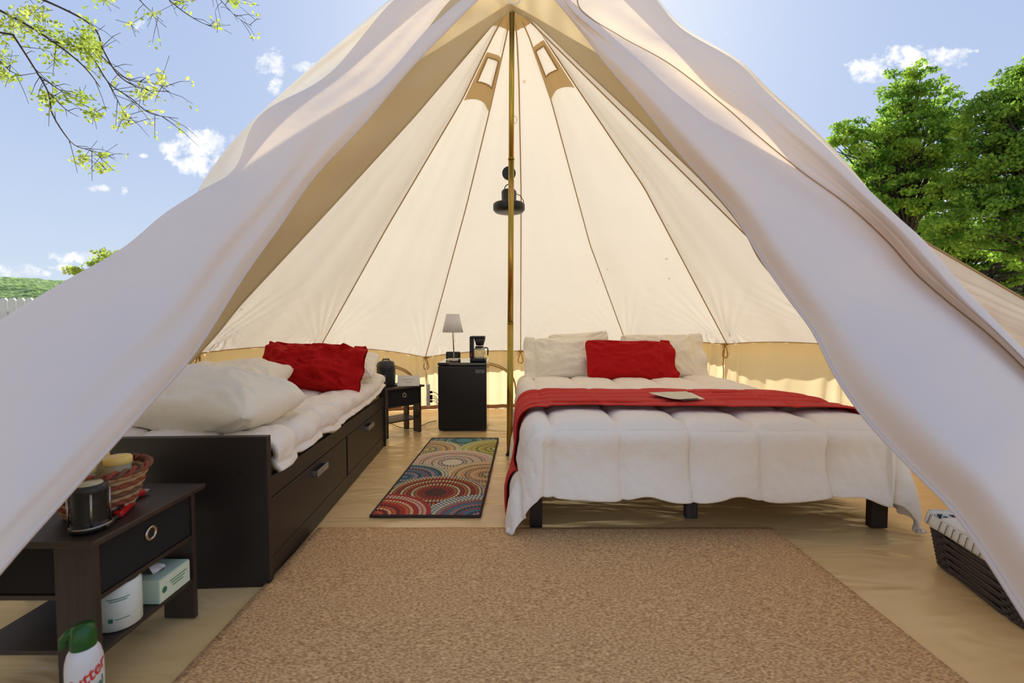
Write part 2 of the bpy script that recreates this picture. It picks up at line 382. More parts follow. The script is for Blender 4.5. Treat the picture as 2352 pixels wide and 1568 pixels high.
# vents
for a, b, t0, t1, win in (('B','C', (122,137), (233,262), (.16,.84,.09,.60)), ('E','F', (115,93), (236,203), (.2,.82,.09,.60))):
    ta0, tb0, ta1, tb1 = seam_t(a, t0[0]), seam_t(b, t0[1]), seam_t(a, t1[0]), seam_t(b, t1[1])
    u0, u1, v0, v1 = win
    def pt(u, v):
        ta = ta0+(ta1-ta0)*v; tb = tb0+(tb1-tb0)*v
        bow = -.012*4*u*(1-u)*(v**2)
        return panel(a, b, ta*(1-u)+tb*u+bow, u, off=.02)
    mb = MB()
    for (a0, a1, b0, b1) in ((.02,u0,0,1),(u1,.98,0,1),(u0,u1,0,v0),(u0,u1,v1,1)):
        mb.grid(lambda u, v: pt(a0+(a1-a0)*u, b0+(b1-b0)*v), 8, 12)
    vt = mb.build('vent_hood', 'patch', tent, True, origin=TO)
    pp = [pt(u0+(u1-u0)*i/8, v0) for i in range(9)]+[pt(u1, v0+(v1-v0)*i/8) for i in range(1, 9)]+[pt(u1-(u1-u0)*i/8, v1) for i in range(1, 9)]+[pt(u0, v1-(v1-v0)*i/8) for i in range(1, 8)]
    MB().tube(pp, .006, 6, closed=True).build('vent_piping', 'seam', vt, True, origin=TO)
# arched window piping on the low wall
def wallpt(a, b, u, z):
    p = panel(a, b, 1, u); inn = (Vector((POLE.x, POLE.y, 0))-Vector((p.x, p.y, 0))).normalized()
    return Vector((p.x, p.y, z))+inn*.06
for a, b, uc in (('B','C',.5), ('E','F',.5), ('C','D',.55)):
    pts = []
    for i in range(25):
        th = PI*i/24; zz = .16+.36*math.sin(th)**.75
        pts.append(wallpt(a, b, uc-.4*math.cos(th), zz))
    MB().tube(pts, .009, 6).build('window_piping', 'seam', tent, True, origin=TO)
    MB().tube([p+Vector((0,-.004,.022)) for p in pts], .006, 6).build('window_piping', 'cord', tent, True, origin=TO)
# tie cords at the joints
for k in ('A','B','C','D','F'):
    n = NODES[k]; inn = (Vector((POLE.x, POLE.y, n.z))-n).normalized(); b0 = n+inn*.03
    side = inn.cross(Vector((0,0,1)))
    loop = [b0+side*.035*math.sin(t*2*PI)*(.4+.6*math.sin(t*PI))+Vector((0,0,-.14*math.sin(t*PI))) for t in [i/16 for i in range(17)]]
    tc_ = MB().tube(loop, .005, 6).build('tie_cord', 'cord', tent, True, origin=TO)
    MB().tube([b0+side*.02+Vector((.0,0,-.03))+side*.014*math.cos(t)+Vector((0,0,.014*math.sin(t))) for t in [i*2*PI/12 for i in range(12)]], .003, 5, closed=True).build('ring', 'tin', tc_, True, origin=TO)
    MB().tube([b0-side*.03, b0+side*.03], .012, 6).build('knot', 'cord', tc_, True, origin=TO)
for k, l in (('C', .55), ('F', .42), ('A', .3)):
    n = NODES[k]; inn = (Vector((POLE.x, POLE.y, n.z))-n).normalized(); b0 = n+inn*.05
    MB().tube([b0+Vector((.02*nz(i*.4, 3), 0, -l*i/8)) for i in range(9)], .005, 6).build('hanging_strap', 'cord', tent, True, origin=TO)
# --- entrance flaps : cloth through real positions, from the peak down past the doorway
def sheet(rows, nu, nv, fold=None):
    rows = [[P(*q) for q in r] for r in rows]
    def fn(u, v):
        line = [curve([r[k] for r in rows], v) for k in range(len(rows[0]))]
        p = curve(line, u)
        if fold:
            d = (p-Vector((0, 0, CZ))); p = Vector((0, 0, CZ))+d*(1-fold(u, v))
        return p
    return MB().grid(fn, nu, nv), fn
LF = [[(1010,-50,3.2),(1070,-45,3.18),(1140,-40,3.2)],
      [(905,0,3.0),(1000,0,2.95),(1085,10,2.98)],
      [(760,165,2.6),(860,150,2.5),(950,148,2.6)],
      [(600,262,2.3),(720,268,2.15),(834,285,2.3)],
      [(540,385,2.1),(635,392,1.95),(725,400,2.1)],
      [(455,440,1.95),(550,475,1.78),(640,520,1.9)],
      [(375,492,1.85),(470,555,1.6),(560,631,1.7)],
      [(280,570,1.7),(365,680,1.4),(448,805,1.4)],
      [(140,650,1.58),(235,790,1.25),(330,940,1.2)],
      [(0,735,1.48),(80,930,1.1),(150,1140,1.0)],
      [(-150,830,1.4),(-70,1060,1.02),(0,1310,.9)],
      [(-350,960,1.32),(-260,1250,.98),(-200,1560,.85)],
      [(-600,1150,1.25),(-520,1500,.95),(-430,1950,.82)]]
def lfold(u, v):
    e = min(1, u*6)*min(1, (1-u)*6)
    return e*(.020*math.sin(u*7+2.4*v+.8*nz(v*3, u))+.018*nz(u*3.2+1.5, v*3.3)+.012*nz(u*7, v*2.2+4)+.02*math.exp(-((u-.45-.2*v)/.12)**2)*math.sin(v*3))
mb, lfn = sheet(LF, 60, 130, lfold)
lf = mb.build('door_flap', 'flap', tent, True, origin=TO); lf['label'] = 'left entrance flap, pulled outward past the doorway'
MB().tube([lfn(1, i/60) for i in range(61)], .006, 6).build('hem', 'flap', lf, True, origin=TO)
RF = [[(1450,-60,3.2),(1400,-60,3.15),(1340,-60,3.18),(1290,-60,3.15),(1230,-50,3.2)],
      [(1500,-10,3.0),(1420,0,2.93),(1330,15,2.99),(1305,12,2.93),(1285,10,2.98)],
      [(1565,65,2.85),(1490,65,2.75),(1420,80,2.86),(1385,85,2.75),(1350,90,2.83)],
      [(1690,140,2.65),(1615,135,2.52),(1536,145,2.68),(1465,152,2.52),(1400,155,2.66)],
      [(1760,210,2.5),(1715,222,2.36),(1662,242,2.54),(1560,240,2.35),(1468,233,2.5)],
      [(1830,275,2.38),(1790,290,2.22),(1739,310,2.40),(1645,328,2.18),(1560,349,2.35)],
      [(1900,340,2.25),(1885,370,2.12),(1840,392,2.27),(1760,440,2.02),(1680,484,2.15)],
      [(1990,430,2.1),(1975,450,1.98),(1945,468,2.12),(1835,530,1.85),(1752,598,1.95)],
      [(2065,500,2.0),(2055,525,1.9),(2035,550,2.02),(1915,610,1.7),(1812,684,1.8)],
      [(2127,557,1.92),(2120,595,1.8),(2105,628,1.93),(1985,690,1.58),(1868,760,1.65)],
      [(2220,665,1.8),(2200,678,1.68),(2180,694,1.82),(2050,775,1.42),(1920,862,1.48)],
      [(2311,760,1.66),(2292,762,1.52),(2272,768,1.68),(2130,860,1.27),(1990,962,1.32)],
      [(2400,850,1.52),(2385,855,1.4),(2370,862,1.52),(2230,970,1.12),(2100,1080,1.16)],
      [(2500,950,1.4),(2485,955,1.3),(2470,962,1.4),(2330,1070,1.02),(2205,1190,1.05)],
      [(2700,1150,1.28),(2675,1155,1.2),(2650,1162,1.28),(2500,1290,.92),(2360,1425,.93)],
      [(2850,1400,1.2),(2820,1410,1.15),(2800,1420,1.2),(2680,1540,.88),(2520,1680,.88)]]
def rfold(u, v):
    e = min(1, u*8)*min(1, (1-u)*6)
    k = max(0, (u-.5)*2)
    return e*(.022*math.sin(u*15+1.5*v+1.4*nz(v*2.5))*min(1, v*3)+.026*nz(u*5+8, v*3.0)*(.4+k)+.010*nz(u*9+2, v*2.5)+.022*k*math.exp(-((k-.45+.25*v)/.13)**2))
mb, rfn = sheet(RF, 80, 130, rfold)
rf = mb.build('door_flap', 'flap', tent, True, origin=TO); rf['label'] = 'right entrance flap with a zipper along its fold'
def toward(p, e):
    d = Vector((0,0,CZ))-p; return p+d.normalized()*e
zp = MB().grid(lambda u, v: toward(rfn(.495+.012*u, .03+.85*v), .006), 3, 160).build('zipper', 'zip', rf, True, origin=TO)
MB().tube([rfn(1, i/60) for i in range(61)], .006, 6).build('hem', 'flap', rf, True, origin=TO)
# canvas just outside the flaps near the peak (double layer catching the light)
mb, _f = sheet([[(985,-60,3.4),(1100,-60,3.38)],[(900,-5,3.2),(1010,5,3.2)],[(800,80,2.95),(900,110,2.95)],[(640,220,2.6),(760,240,2.6)],[(530,330,2.35),(650,370,2.35)],[(452,442,2.15),(600,520,2.1)],[(400,560,2.05),(560,600,2.0)]], 16, 50,
   lambda u, v: .012*nz(u*4, v*4)+.01*math.sin(u*9+v*3))
mb.build('roof_gusset', 'roof', tent, True, origin=TO)
mb, _f = sheet([[(1470,-60,3.4),(1360,-60,3.38)],[(1510,-5,3.15),(1420,0,3.15)],[(1572,62,2.95),(1490,70,2.95)],[(1697,138,2.75),(1600,190,2.75)],[(1770,208,2.6),(1690,260,2.6)],[(1912,338,2.35),(1820,400,2.35)],[(2045,496,2.15),(1960,560,2.1)]], 16, 50,
   lambda u, v: .012*nz(u*4+5, v*4)+.01*math.sin(u*9+v*3))
mb.build('roof_gusset', 'roof', tent, True, origin=TO)
# front panel round the doorway : one sheet running from low left over the peak to the right
FI = [(430,842,2.28),(500,765,2.3),(560,691,2.34),(665,578,2.42),(760,476,2.52),(860,366,2.66),(955,262,2.82),(1035,168,2.98),(1098,92,3.12),(1136,54,3.2),(1160,36,3.25),(1177,24,3.28),(1196,34,3.26),(1222,46,3.22),(1262,82,3.14),(1320,138,3.02),(1400,213,2.88),(1473,281,2.76),(1540,345,2.65),(1604,407,2.55),(1665,473,2.45),(1712,535,2.36),(1752,606,2.28),(1840,700,2.2)]
FO_ = [(430,800,2.2),(450,700,2.2),(500,610,2.22),(590,490,2.28),(680,385,2.36),(790,280,2.46),(900,170,2.6),(975,75,2.8),(1030,5,2.95),(1085,-40,3.05),(1130,-62,3.1),(1177,-75,3.12),(1225,-66,3.1),(1270,-50,3.05),(1310,0,3.0),(1370,50,2.9),(1450,125,2.76),(1520,190,2.65),(1600,255,2.54),(1680,330,2.42),(1740,410,2.32),(1790,490,2.24),(1830,560,2.18),(1890,640,2.1)]
FI_ = [P(*q) for q in FI]; FO3 = [P(*q) for q in FO_]
def fpf(u, v):
    a = curve(FI_, u); b_ = curve(FO3, u); w = v*(1-v)*4
    p = a.lerp(b_, v); d = p-Vector((0,0,CZ))
    return Vector((0,0,CZ))+d*(1-.012*w-.006*w*nz(u*30, v*2)-.004*min(1,v*5)*math.sin(u*90+v*4))
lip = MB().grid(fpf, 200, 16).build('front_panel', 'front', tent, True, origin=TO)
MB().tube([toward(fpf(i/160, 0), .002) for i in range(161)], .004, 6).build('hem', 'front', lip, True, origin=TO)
rc = P(1181,-2,3.02)
MB().tube([rc+Vector((.035*math.cos(t*PI/8), 0, .03*math.sin(t*PI/8))) for t in range(16)], .005, 6, closed=True).build('ring', 'liner', lip, True, origin=TO)

# ---------------------------------------------------------------- floor (groundsheet)
m = bpy.data.materials.new('groundsheet'); m.use_nodes = True; t = m.node_tree; b = t.nodes['Principled BSDF']
b.inputs['Base Color'].default_value = (*lin((214,172,112)), 1); b.inputs['Roughness'].default_value = .27; b.inputs['Specular IOR Level'].default_value = .5
tcn = t.nodes.new('ShaderNodeTexCoord'); mp = t.nodes.new('ShaderNodeMapping'); mp.inputs['Scale'].default_value = (.8, 2.2, 1); mp.inputs['Rotation'].default_value = (0,0,.4)
t.links.new(tcn.outputs['Object'], mp.inputs[0])
n = t.nodes.new('ShaderNodeTexNoise'); n.inputs['Scale'].default_value = 2.6; n.inputs['Detail'].default_value = 2.2; n.inputs['Distortion'].default_value = .9; t.links.new(mp.outputs[0], n.inputs['Vector'])
bp = t.nodes.new('ShaderNodeBump'); bp.inputs['Strength'].default_value = .8; bp.inputs['Distance'].default_value = .03; t.links.new(n.outputs[0], bp.inputs['Height']); t.links.new(bp.outputs[0], b.inputs['Normal'])
n3 = t.nodes.new('ShaderNodeTexNoise'); n3.inputs['Scale'].default_value = 1.5; t.links.new(tcn.outputs['Object'], n3.inputs['Vector'])
rr = t.nodes.new('ShaderNodeValToRGB'); rr.color_ramp.elements[0].color = (*lin((246,210,148)), 1); rr.color_ramp.elements[1].color = (*lin((232,190,126)), 1); t.links.new(n3.outputs[0], rr.inputs[0]); t.links.new(rr.outputs[0], b.inputs['Base Color'])
poly = [Vector((NODES[k].x, NODES[k].y, 0)) for k in ORDER]+[Vector((1.6, .55, 0)), Vector((-1.6, .55, 0))]
ctr = Vector((0, 3.0, 0))
def floorf(u, v):
    x = (u*len(poly)) % len(poly); i = int(x); e = poly[i].lerp(poly[(i+1) % len(poly)], x-i)
    p = ctr.lerp(e, v*.99)
    w = (.006*abs(nz(p.x*1.2+p.y*.8, p.y*4.2-p.x*1.2))+.004*abs(nz(p.x*2.4-p.y*1.5, p.y*9+p.x*2.0, 4)))*min(1, 8*v)
    return Vector((p.x, p.y, .0+w-.004))
tag(MB().grid(floorf, 300, 160).build('floor', m, None, True), kind='structure')

# ================================================================= OBJECTS
# ---- pole
pole = thing('tent_pole', 'gold zinc-plated steel centre pole of the tent', 'pole', (POLE.x, POLE.y, 0))
pm = bpy.data.materials.new('zinc_chromate'); pm.use_nodes = True; t = pm.node_tree; b = t.nodes['Principled BSDF']
b.inputs['Metallic'].default_value = 1; b.inputs['Roughness'].default_value = .28
n = t.nodes.new('ShaderNodeTexNoise'); n.inputs['Scale'].default_value = 5; tcn = t.nodes.new('ShaderNodeTexCoord'); mp = t.nodes.new('ShaderNodeMapping'); mp.inputs['Scale'].default_value = (14,14,1); t.links.new(tcn.outputs['Object'], mp.inputs[0]); t.links.new(mp.outputs[0], n.inputs['Vector'])
r = t.nodes.new('ShaderNodeValToRGB'); r.color_ramp.elements[0].position = .3; r.color_ramp.elements[0].color = (*lin((160,154,60)), 1); r.color_ramp.elements[1].position = .7; r.color_ramp.elements[1].color = (*lin((196,146,96)), 1)
e = r.color_ramp.elements.new(.5); e.color = (*lin((176,150,66)), 1)
t.links.new(n.outputs[0], r.inputs[0]); t.links.new(r.outputs[0], b.inputs['Base Color'])
ztop = P(1177,30,3.47).z+.05
zs = [0, P(0,742,3.47).z, P(0,365,3.47).z, ztop]
lean = P(1176,30,3.47).x-POLE.x
for i in range(3):
    r0 = (.0235, .0215, .0195)[i]
    MB().tube([(lean*zs[i]/ztop, 0, zs[i]+.001), (lean*zs[i+1]/ztop, 0, zs[i+1])], r0, 24).build('pole_section', pm, pole, True)
for z in zs[1:3]: MB().lathe([(.019,-.004),(.0245,-.003),(.0245,.003),(.019,.004)], (lean*z/ztop,0,z), 24).build('joint_ring', pm, pole, True)
rr_ = P(1181,275,3.47)-POLE
MB().tube([rr_+Vector((.020*math.cos(t*PI/8), 0, .026*math.sin(t*PI/8))) for t in range(16)], .002, 5, closed=True).build('ring', 'tin', pole, True)
MB().lathe([(.03,.0),(.03,.012),(.024,.014)], (0,0,0.001), 24).build('foot_cap', 'blackpl', pole, True)

# ---- hanging lantern fan
c = P(1169,470,3.62)
fan = thing('camping_fan_light', 'black hanging camping fan light clipped high behind the centre pole', 'fan light', c)
MB().lathe([(.045,-.062),(.105,-.058),(.122,-.04),(.122,.0),(.112,.01),(.10,.004),(.10,-.03),(.04,-.034)], (0,0,0), 36).build('fan_ring', 'blackpl', fan, True)
MB().lathe([(.06,-.03),(.064,.02),(.056,.03),(.058,.095),(.05,.11),(.02,.112)], (0,0,0), 28).build('housing', 'blackpl', fan, True)
for k in range(5):
    a = k*2*PI/5
    MB().box(.04,.108,-.006,.006,-.02,-.014, mtx=Matrix.Rotation(a, 4, 'Z')).build('rib', 'blackpl', fan)
MB().tube([(.035*math.cos(t*PI/10), 0, .11+.045*math.sin(t*PI/10)) for t in range(11)], .004, 6).build('hook', 'blackpl', fan, True)
dz = P(1169,398,3.62).z-c.z
MB().tube([(0,-.012,dz),(0,.012,dz)], .052, 28).build('magnet_disc', 'blackpl', fan, False, .004)
MB().tube([(0,.0,.155),(0,0,dz-.05)], .004, 6).build('link', 'blackpl', fan, True)
MB().tube([(.05,0,.085),(.085,0,.07),(.112,0,.03),(.115,0,-.01)], .003, 6).build('cable', 'blackpl', fan, True)

# ---- carpets
y1 = 2.20
tag(MB().grid(lambda u, v: Vector((-.93+2.18*u, .62+(y1-.62)*v+.004*nz(u*7,v), .016+.002*nz(u*9, v*9))), 60, 60).build('area_carpet', 'carpet', None, True),
    'large brown speckled carpet on the groundsheet in the foreground', 'carpet')
solid(bpy.data.objects['area_carpet'], .012, -1)
# runner rug with dotted rings, colour printed per cell
RW, RL, NX, NY = .56, 1.60, 236, 660
pc = lambda *c: np.array(lin(c))
BR, CREAM, ORG, REDC, BLUE, TEAL, DK, YG, BG_, PINK, LT = pc(86,52,40), pc(226,208,176), pc(216,120,62), pc(178,58,44), pc(86,116,128), pc(98,150,146), pc(58,40,36), pc(188,184,96), pc(208,182,128), pc(206,150,130), pc(238,222,160)
CIRC = [(-.71,2.36,.29,REDC,[REDC,ORG,DK,LT,ORG,DK,REDC,ORG,LT,REDC,CREAM,CREAM,REDC]),
        (-.165,2.34,.30,BLUE,[BR,PINK,DK,BLUE,REDC,DK,ORG,BLUE,REDC,ORG,LT,CREAM,CREAM]),
        (-.444,2.676,.29,BR,[BR,BR,BR,REDC,REDC,ORG,LT,REDC,ORG,LT,REDC,ORG,LT,CREAM]),
        (-.69,2.95,.28,BLUE,[TEAL,DK,BLUE,PINK,DK,BLUE,REDC,DK,PINK,BLUE,DK,LT,LT]),
        (-.163,2.995,.28,BG_,[YG,DK,DK,ORG,BG_,REDC,DK,ORG,BG_,DK,ORG,CREAM,BG_]),
        (-.421,3.258,.31,CREAM,[CREAM,CREAM,CREAM,DK,DK,PINK,DK,PINK,PINK,DK,REDC,PINK,PINK,CREAM]),
        (-.135,3.61,.28,YG,[LT,DK,YG,DK,ORG,YG,DK,YG,ORG,YG,CREAM,YG,CREAM]),
        (-.664,3.59,.27,BG_,[LT,DK,YG,DK,TEAL,ORG,BG_,DK,ORG,BG_,BLUE,CREAM,BG_]),
        (-.40,3.868,.30,TEAL,[TEAL,TEAL,TEAL,DK,DK,TEAL,PINK,DK,TEAL,ORG,BLUE,PINK,DK,TEAL])]
c00 = Vector((-.725,2.352)); c10 = Vector((-.165,2.348)); c01 = Vector((-.683,3.948)); c11 = Vector((-.118,3.948))
us = (np.arange(NX)+.5)/NX; vs = (np.arange(NY)+.5)/NY; UU, VV = np.meshgrid(us, vs)
X = (c00.x*(1-UU)+c10.x*UU)*(1-VV)+(c01.x*(1-UU)+c11.x*UU)*VV; Y = 2.35*(1-VV)+3.948*VV
colr = np.zeros((NY, NX, 3))+BG_; done = np.zeros((NY, NX), bool)
rng = np.random.default_rng(1)
for cx, cy, R, base, pal in CIRC:
    r_ = np.hypot(X-cx, Y-cy); an = np.arctan2(Y-cy, X-cx); ins = (r_ < R) & ~done
    st = R/len(pal); k = np.clip((r_/st).astype(int), 0, len(pal)-1)
    nd = np.maximum(6, np.round((k+.5)*st*2*PI/.021)); ph = an/(2*PI)*nd+k*.5
    isd = (np.abs(ph-np.floor(ph)-.5) < .32) & (np.abs(r_/st-k-.5) < .36)
    pa = np.array(pal)[k]
    cc = np.where(isd[..., None], pa, base*.92)
    colr[ins] = cc[ins]; done |= ins
colr *= (0.86+.28*rng.random((NY, NX, 1)))
g = MB()
xs = np.linspace(0, 1, NX+1); ys = np.linspace(0, 1, NY+1); UX, VY = np.meshgrid(xs, ys)
XX = (c00.x*(1-UX)+c10.x*UX)*(1-VY)+(c01.x*(1-UX)+c11.x*UX)*VY; YY = 2.35*(1-VY)+3.948*VY
vv = np.stack([XX, YY, np.full_like(XX, .011)+.0008*rng.random(XX.shape)], -1).reshape(-1, 3)
ii = np.arange(NY)[:, None]*(NX+1)+np.arange(NX)[None, :]; ff = np.stack([ii, ii+1, ii+NX+2, ii+NX+1], -1).reshape(-1, 4)
me = bpy.data.meshes.new('pile'); me.vertices.add(len(vv)); me.vertices.foreach_set('co', vv.ravel()); me.loops.add(ff.size); me.loops.foreach_set('vertex_index', ff.ravel())
me.polygons.add(len(ff)); me.polygons.foreach_set('loop_start', np.arange(len(ff))*4); me.update(); me.validate()
ca = me.color_attributes.new('Col', 'FLOAT_COLOR', 'CORNER')
cf = np.concatenate([np.repeat(colr.reshape(-1, 3), 4, 0), np.ones((ff.size, 1))], 1); ca.data.foreach_set('color', cf.ravel().astype(np.float32))
rm = mat('rug_pile', (150,120,90), .95, bump=(220,.6,2,.004)); vc = rm.node_tree.nodes.new('ShaderNodeVertexColor'); vc.layer_name = 'Col'; rm.node_tree.links.new(vc.outputs[0], rm.node_tree.nodes['Principled BSDF'].inputs['Base Color'])
rc0 = Vector((-.42, 3.15, 0))
rug = thing('runner_rug', 'multicoloured runner rug with dotted circles between the two beds', 'rug', rc0)
finish('pile', me, rm, rug, origin=rc0)
q = [Vector((p.x, p.y, .008)) for p in (c00, c10, c11, c01)]; lp = []
for i in range(4):
    for k in range(12): lp.append(q[i].lerp(q[(i+1) % 4], k/12)+Vector((.003*nz(i+k*.7), 0, 0)))
MB().tube(lp, .0075, 8, closed=True).build('binding', 'rugedge', rug, True, origin=rc0)
bs = MB(); bs.add([(p.x,p.y,.002) for p in q]+[(p.x,p.y,.0105) for p in q], [(0,3,2,1),(4,5,6,7),(0,1,5,4),(1,2,6,5),(2,3,7,6),(3,0,4,7)]); bs.build('backing', 'rugedge', rug, origin=rc0)

# ---- cloth covering a box: rounded drop with puffs
def drape(x0, x1, y0, y1, zt, sx0, sx1, sy0, sy1, puff, r=.06, flare=.1, extra=None, zmin=.012, top=None):
    """fn(u,v) for the unfolded cloth; s* = hanging lengths on each side"""
    def prof(e):
        if e <= 0: return 0, 0
        q = r*PI/2
        if e < q: th = e/r; return r*math.sin(th), r*(1-math.cos(th))
        k = e-q; return r+flare*k, r+k*math.sqrt(1-flare*flare)
    def fn(u, v):
        X = x0-sx0+u*(x1-x0+sx0+sx1); Y = y0-sy0+v*(y1-y0+sy0+sy1)
        cx = min(max(X, x0+r*.0), x1); cy = min(max(Y, y0), y1)
        ex, ey = X-cx, Y-cy; e = math.hypot(ex, ey); o, d = prof(e)
        n = Vector((ex/e, ey/e, 0)) if e > 0 else Vector((0, 0, 0))
        z = (top(cx, cy) if top else zt)-d
        th = min(1, e/(r*PI/2)) if e > 0 else 0
        nn = Vector((n.x*th, n.y*th, 1-th)); nn.normalize() if nn.length else None
        p = Vector((cx, cy, z))+n*o+nn*puff(X, Y, e)
        if extra: p = extra(p, X, Y, e, n)
        if p.z < zmin: p.z = zmin+(.25*abs(nz(X*9, Y*9)))*.02
        return p
    return fn
def quilt(cx, cy, x0, y0, h, wr):
    def f(X, Y, e):
        a = (X-x0)/cx; b = (Y-y0)/cy
        pa = abs(math.sin(PI*a)); pb = abs(math.sin(PI*b))
        da = abs((a+.5) % 1-.5)*cx; db_ = abs((b+.5) % 1-.5)*cy
        s = (1-.75*math.exp(-da/.018)-.25*math.exp(-da/.07))*(1-.75*math.exp(-db_/.018)-.25*math.exp(-db_/.07))
        # wrinkles that pull towards the stitching
        w = .8*nz(X*7+Y*3, Y*9-X*2, 1)+.5*nz(X*22+9*Y, Y*13-6*X, 5)+.35*math.sin(X*46+3*nz(X*4,Y*4)+Y*11)*nz(X*5, Y*5, 9)
        # radiating pulls
        return h*s+wr*w*(1.1-.5*s)
    return f

# ---- big bed
BX0, BX1, BY0, BY1 = .10, 1.79, 2.22, 4.50
bed = thing('platform_bed', 'black wooden platform bed on square legs, under the wide white comforter', 'bed', ((BX0+BX1)/2, 3.3, 0)); BO = ((BX0+BX1)/2, 3.3, 0)
MB().box(.087,.147,2.22,2.28,0.002,.34).build('leg', 'black_lam', bed, bevel=.003, origin=BO)
MB().box(1.742,1.822,2.22,2.26,0.002,.34).build('leg', 'black_lam', bed, bevel=.003, origin=BO)
c_leg = MB().box(.885,.945,2.33,2.37,0.002,.30).build('centre_leg', 'weathered', bed, bevel=.003, origin=BO); c_leg['label'] = 'weathered grey timber support leg'
for x in (.135, 1.77):
    MB().box(x,x+.06,4.47,4.53,0.002,.815).build('headboard_post', 'black_gloss', bed, bevel=.003, origin=BO)
MB().box(.195,1.77,4.485,4.515,.42,.805).build('headboard', 'black_gloss', bed, bevel=.003, origin=BO)
for x in (.10, 1.74): MB().box(x,x+.03,2.28,4.47,.24,.33).build('side_rail', 'black_lam', bed, bevel=.002, origin=BO)
MB().box(.147,1.705,2.24,2.27,.26,.33).build('foot_rail', 'black_lam', bed, bevel=.002, origin=BO)
for k in range(8): MB().box(.13,1.74,2.35+k*.29,2.42+k*.29,.335,.35).build('slat', 'weathered', bed, origin=BO)
tag(MB().box(.12,1.76,2.26,4.45,.352,.49).build('mattress', 'liner', None, bevel=.03), 'thick white mattress hidden beneath the wide bed comforter', 'mattress')
def bextra(p, X, Y, e, n):
    # wavy hem in front, folds on the sides
    if e > .06:
        k = (e-.06)
        p += n*(k*.16*nz(X*2.6+1, Y*2.6+7))+Vector((0, 0, .10*k*nz(X*3.1, Y*2.3+3)))
        cn = min(1, 4*abs(n.x*n.y)); p += n*(k*.05*cn)
        p.z += .018*math.sin(X*13+2*nz(X*3))*min(1, k*5)*(1-cn)*min(1, abs(n.y))
        if cn < .05 and n.y < -.5: p.y += .02*math.sin(k*12)
    return p
qf = quilt(.325, .36, .19, 2.20, .042, .009)
fn = drape(.15, 1.755, 2.24, 4.42, .495, .50, .46, .355, .0, qf, r=.07, flare=.10, extra=bextra, zmin=.03,
           top=lambda x, y: .495+.012*nz(x*1.5, y*1.5)-.04*max(0, (y-4.0)))
cmf = MB().grid(fn, 360, 340).build('comforter', 'white_quilt', None, True); solid(cmf, .012, -1)
tag(cmf, 'puffy white box-stitched comforter draped over the wide bed', 'comforter')
MBh = [fn(i/120, 0) for i in range(121)]
# red throw across it
def tf(u, v):
    X = -.50+u*2.62; Y = 2.42+v*.60+.03*math.sin(u*5)+.01*nz(u*9)
    if u < .25: Y -= (.25-u)*.9*(1-v*.3)*1.0
    if u > .8: Y -= (u-.8)*.5
    uu = (X-(.15-.50))/(1.605+.96); vv_ = (Y-(2.24-.355))/(2.18+.355)
    p = fn(min(max(uu, 0), 1), min(max(vv_, 0), 1)); q2 = fn(min(max(uu+.01, 0), 1), vv_); q3 = fn(min(max(uu, 0), 1), vv_+.01)
    nrm = (q2-p).cross(q3-p)
    nrm = nrm.normalized() if nrm.length > 1e-7 else Vector((0,0,1))
    e = min(1, 6*v)*min(1, 6*(1-v))
    off = .016+.011*math.sin(v*27+4*nz(u*3.5,2)+1.8*math.sin(u*7))*(.5+.8*abs(nz(u*5,v*3,3)))*e+.006*nz(u*10, v*6)
    sm = Vector((X, Y, .535)) 
    if .0 < X < 1.9:
        k_ = min(1, (X-.0)/.22, (1.9-X)/.22); p = p.lerp(Vector((p.x, p.y, .546)), .97*k_)
    return p+nrm*off
thr = MB().grid(tf, 200, 50).build('throw_blanket', 'redblanket', None, True); solid(thr, .006, 1)
tag(thr, 'long red fleece throw laid across the foot of the wide bed', 'blanket')
# papers on the throw
pg = thing('paper_sheets', 'cream paper leaflet lying on the red throw', 'paper', (0, 0, 0))
a = [G(1490,908,.57), G(1560,924.5,.575), G(1610,921,.575), G(1577,905,.57)]
def qd(a, dz, curl):
    def f(u, v):
        p = (a[0]*(1-u)+a[3]*u)*(1-v)+(a[1]*(1-u)+a[2]*u)*v
        return p+Vector((0, 0, dz+curl*(2*abs(v-.5))**3))
    return f
b0 = sum(a, Vector())/4; b0.z = .57; pg.location = b0
MB().grid(qd(a, .012, .006), 10, 10).build('sheet', 'paper2', pg, True, origin=b0)
MB().grid(qd([p+Vector((.03,.02,0)) for p in a], .008, .0), 10, 10).build('sheet', 'paper', pg, True, origin=b0)

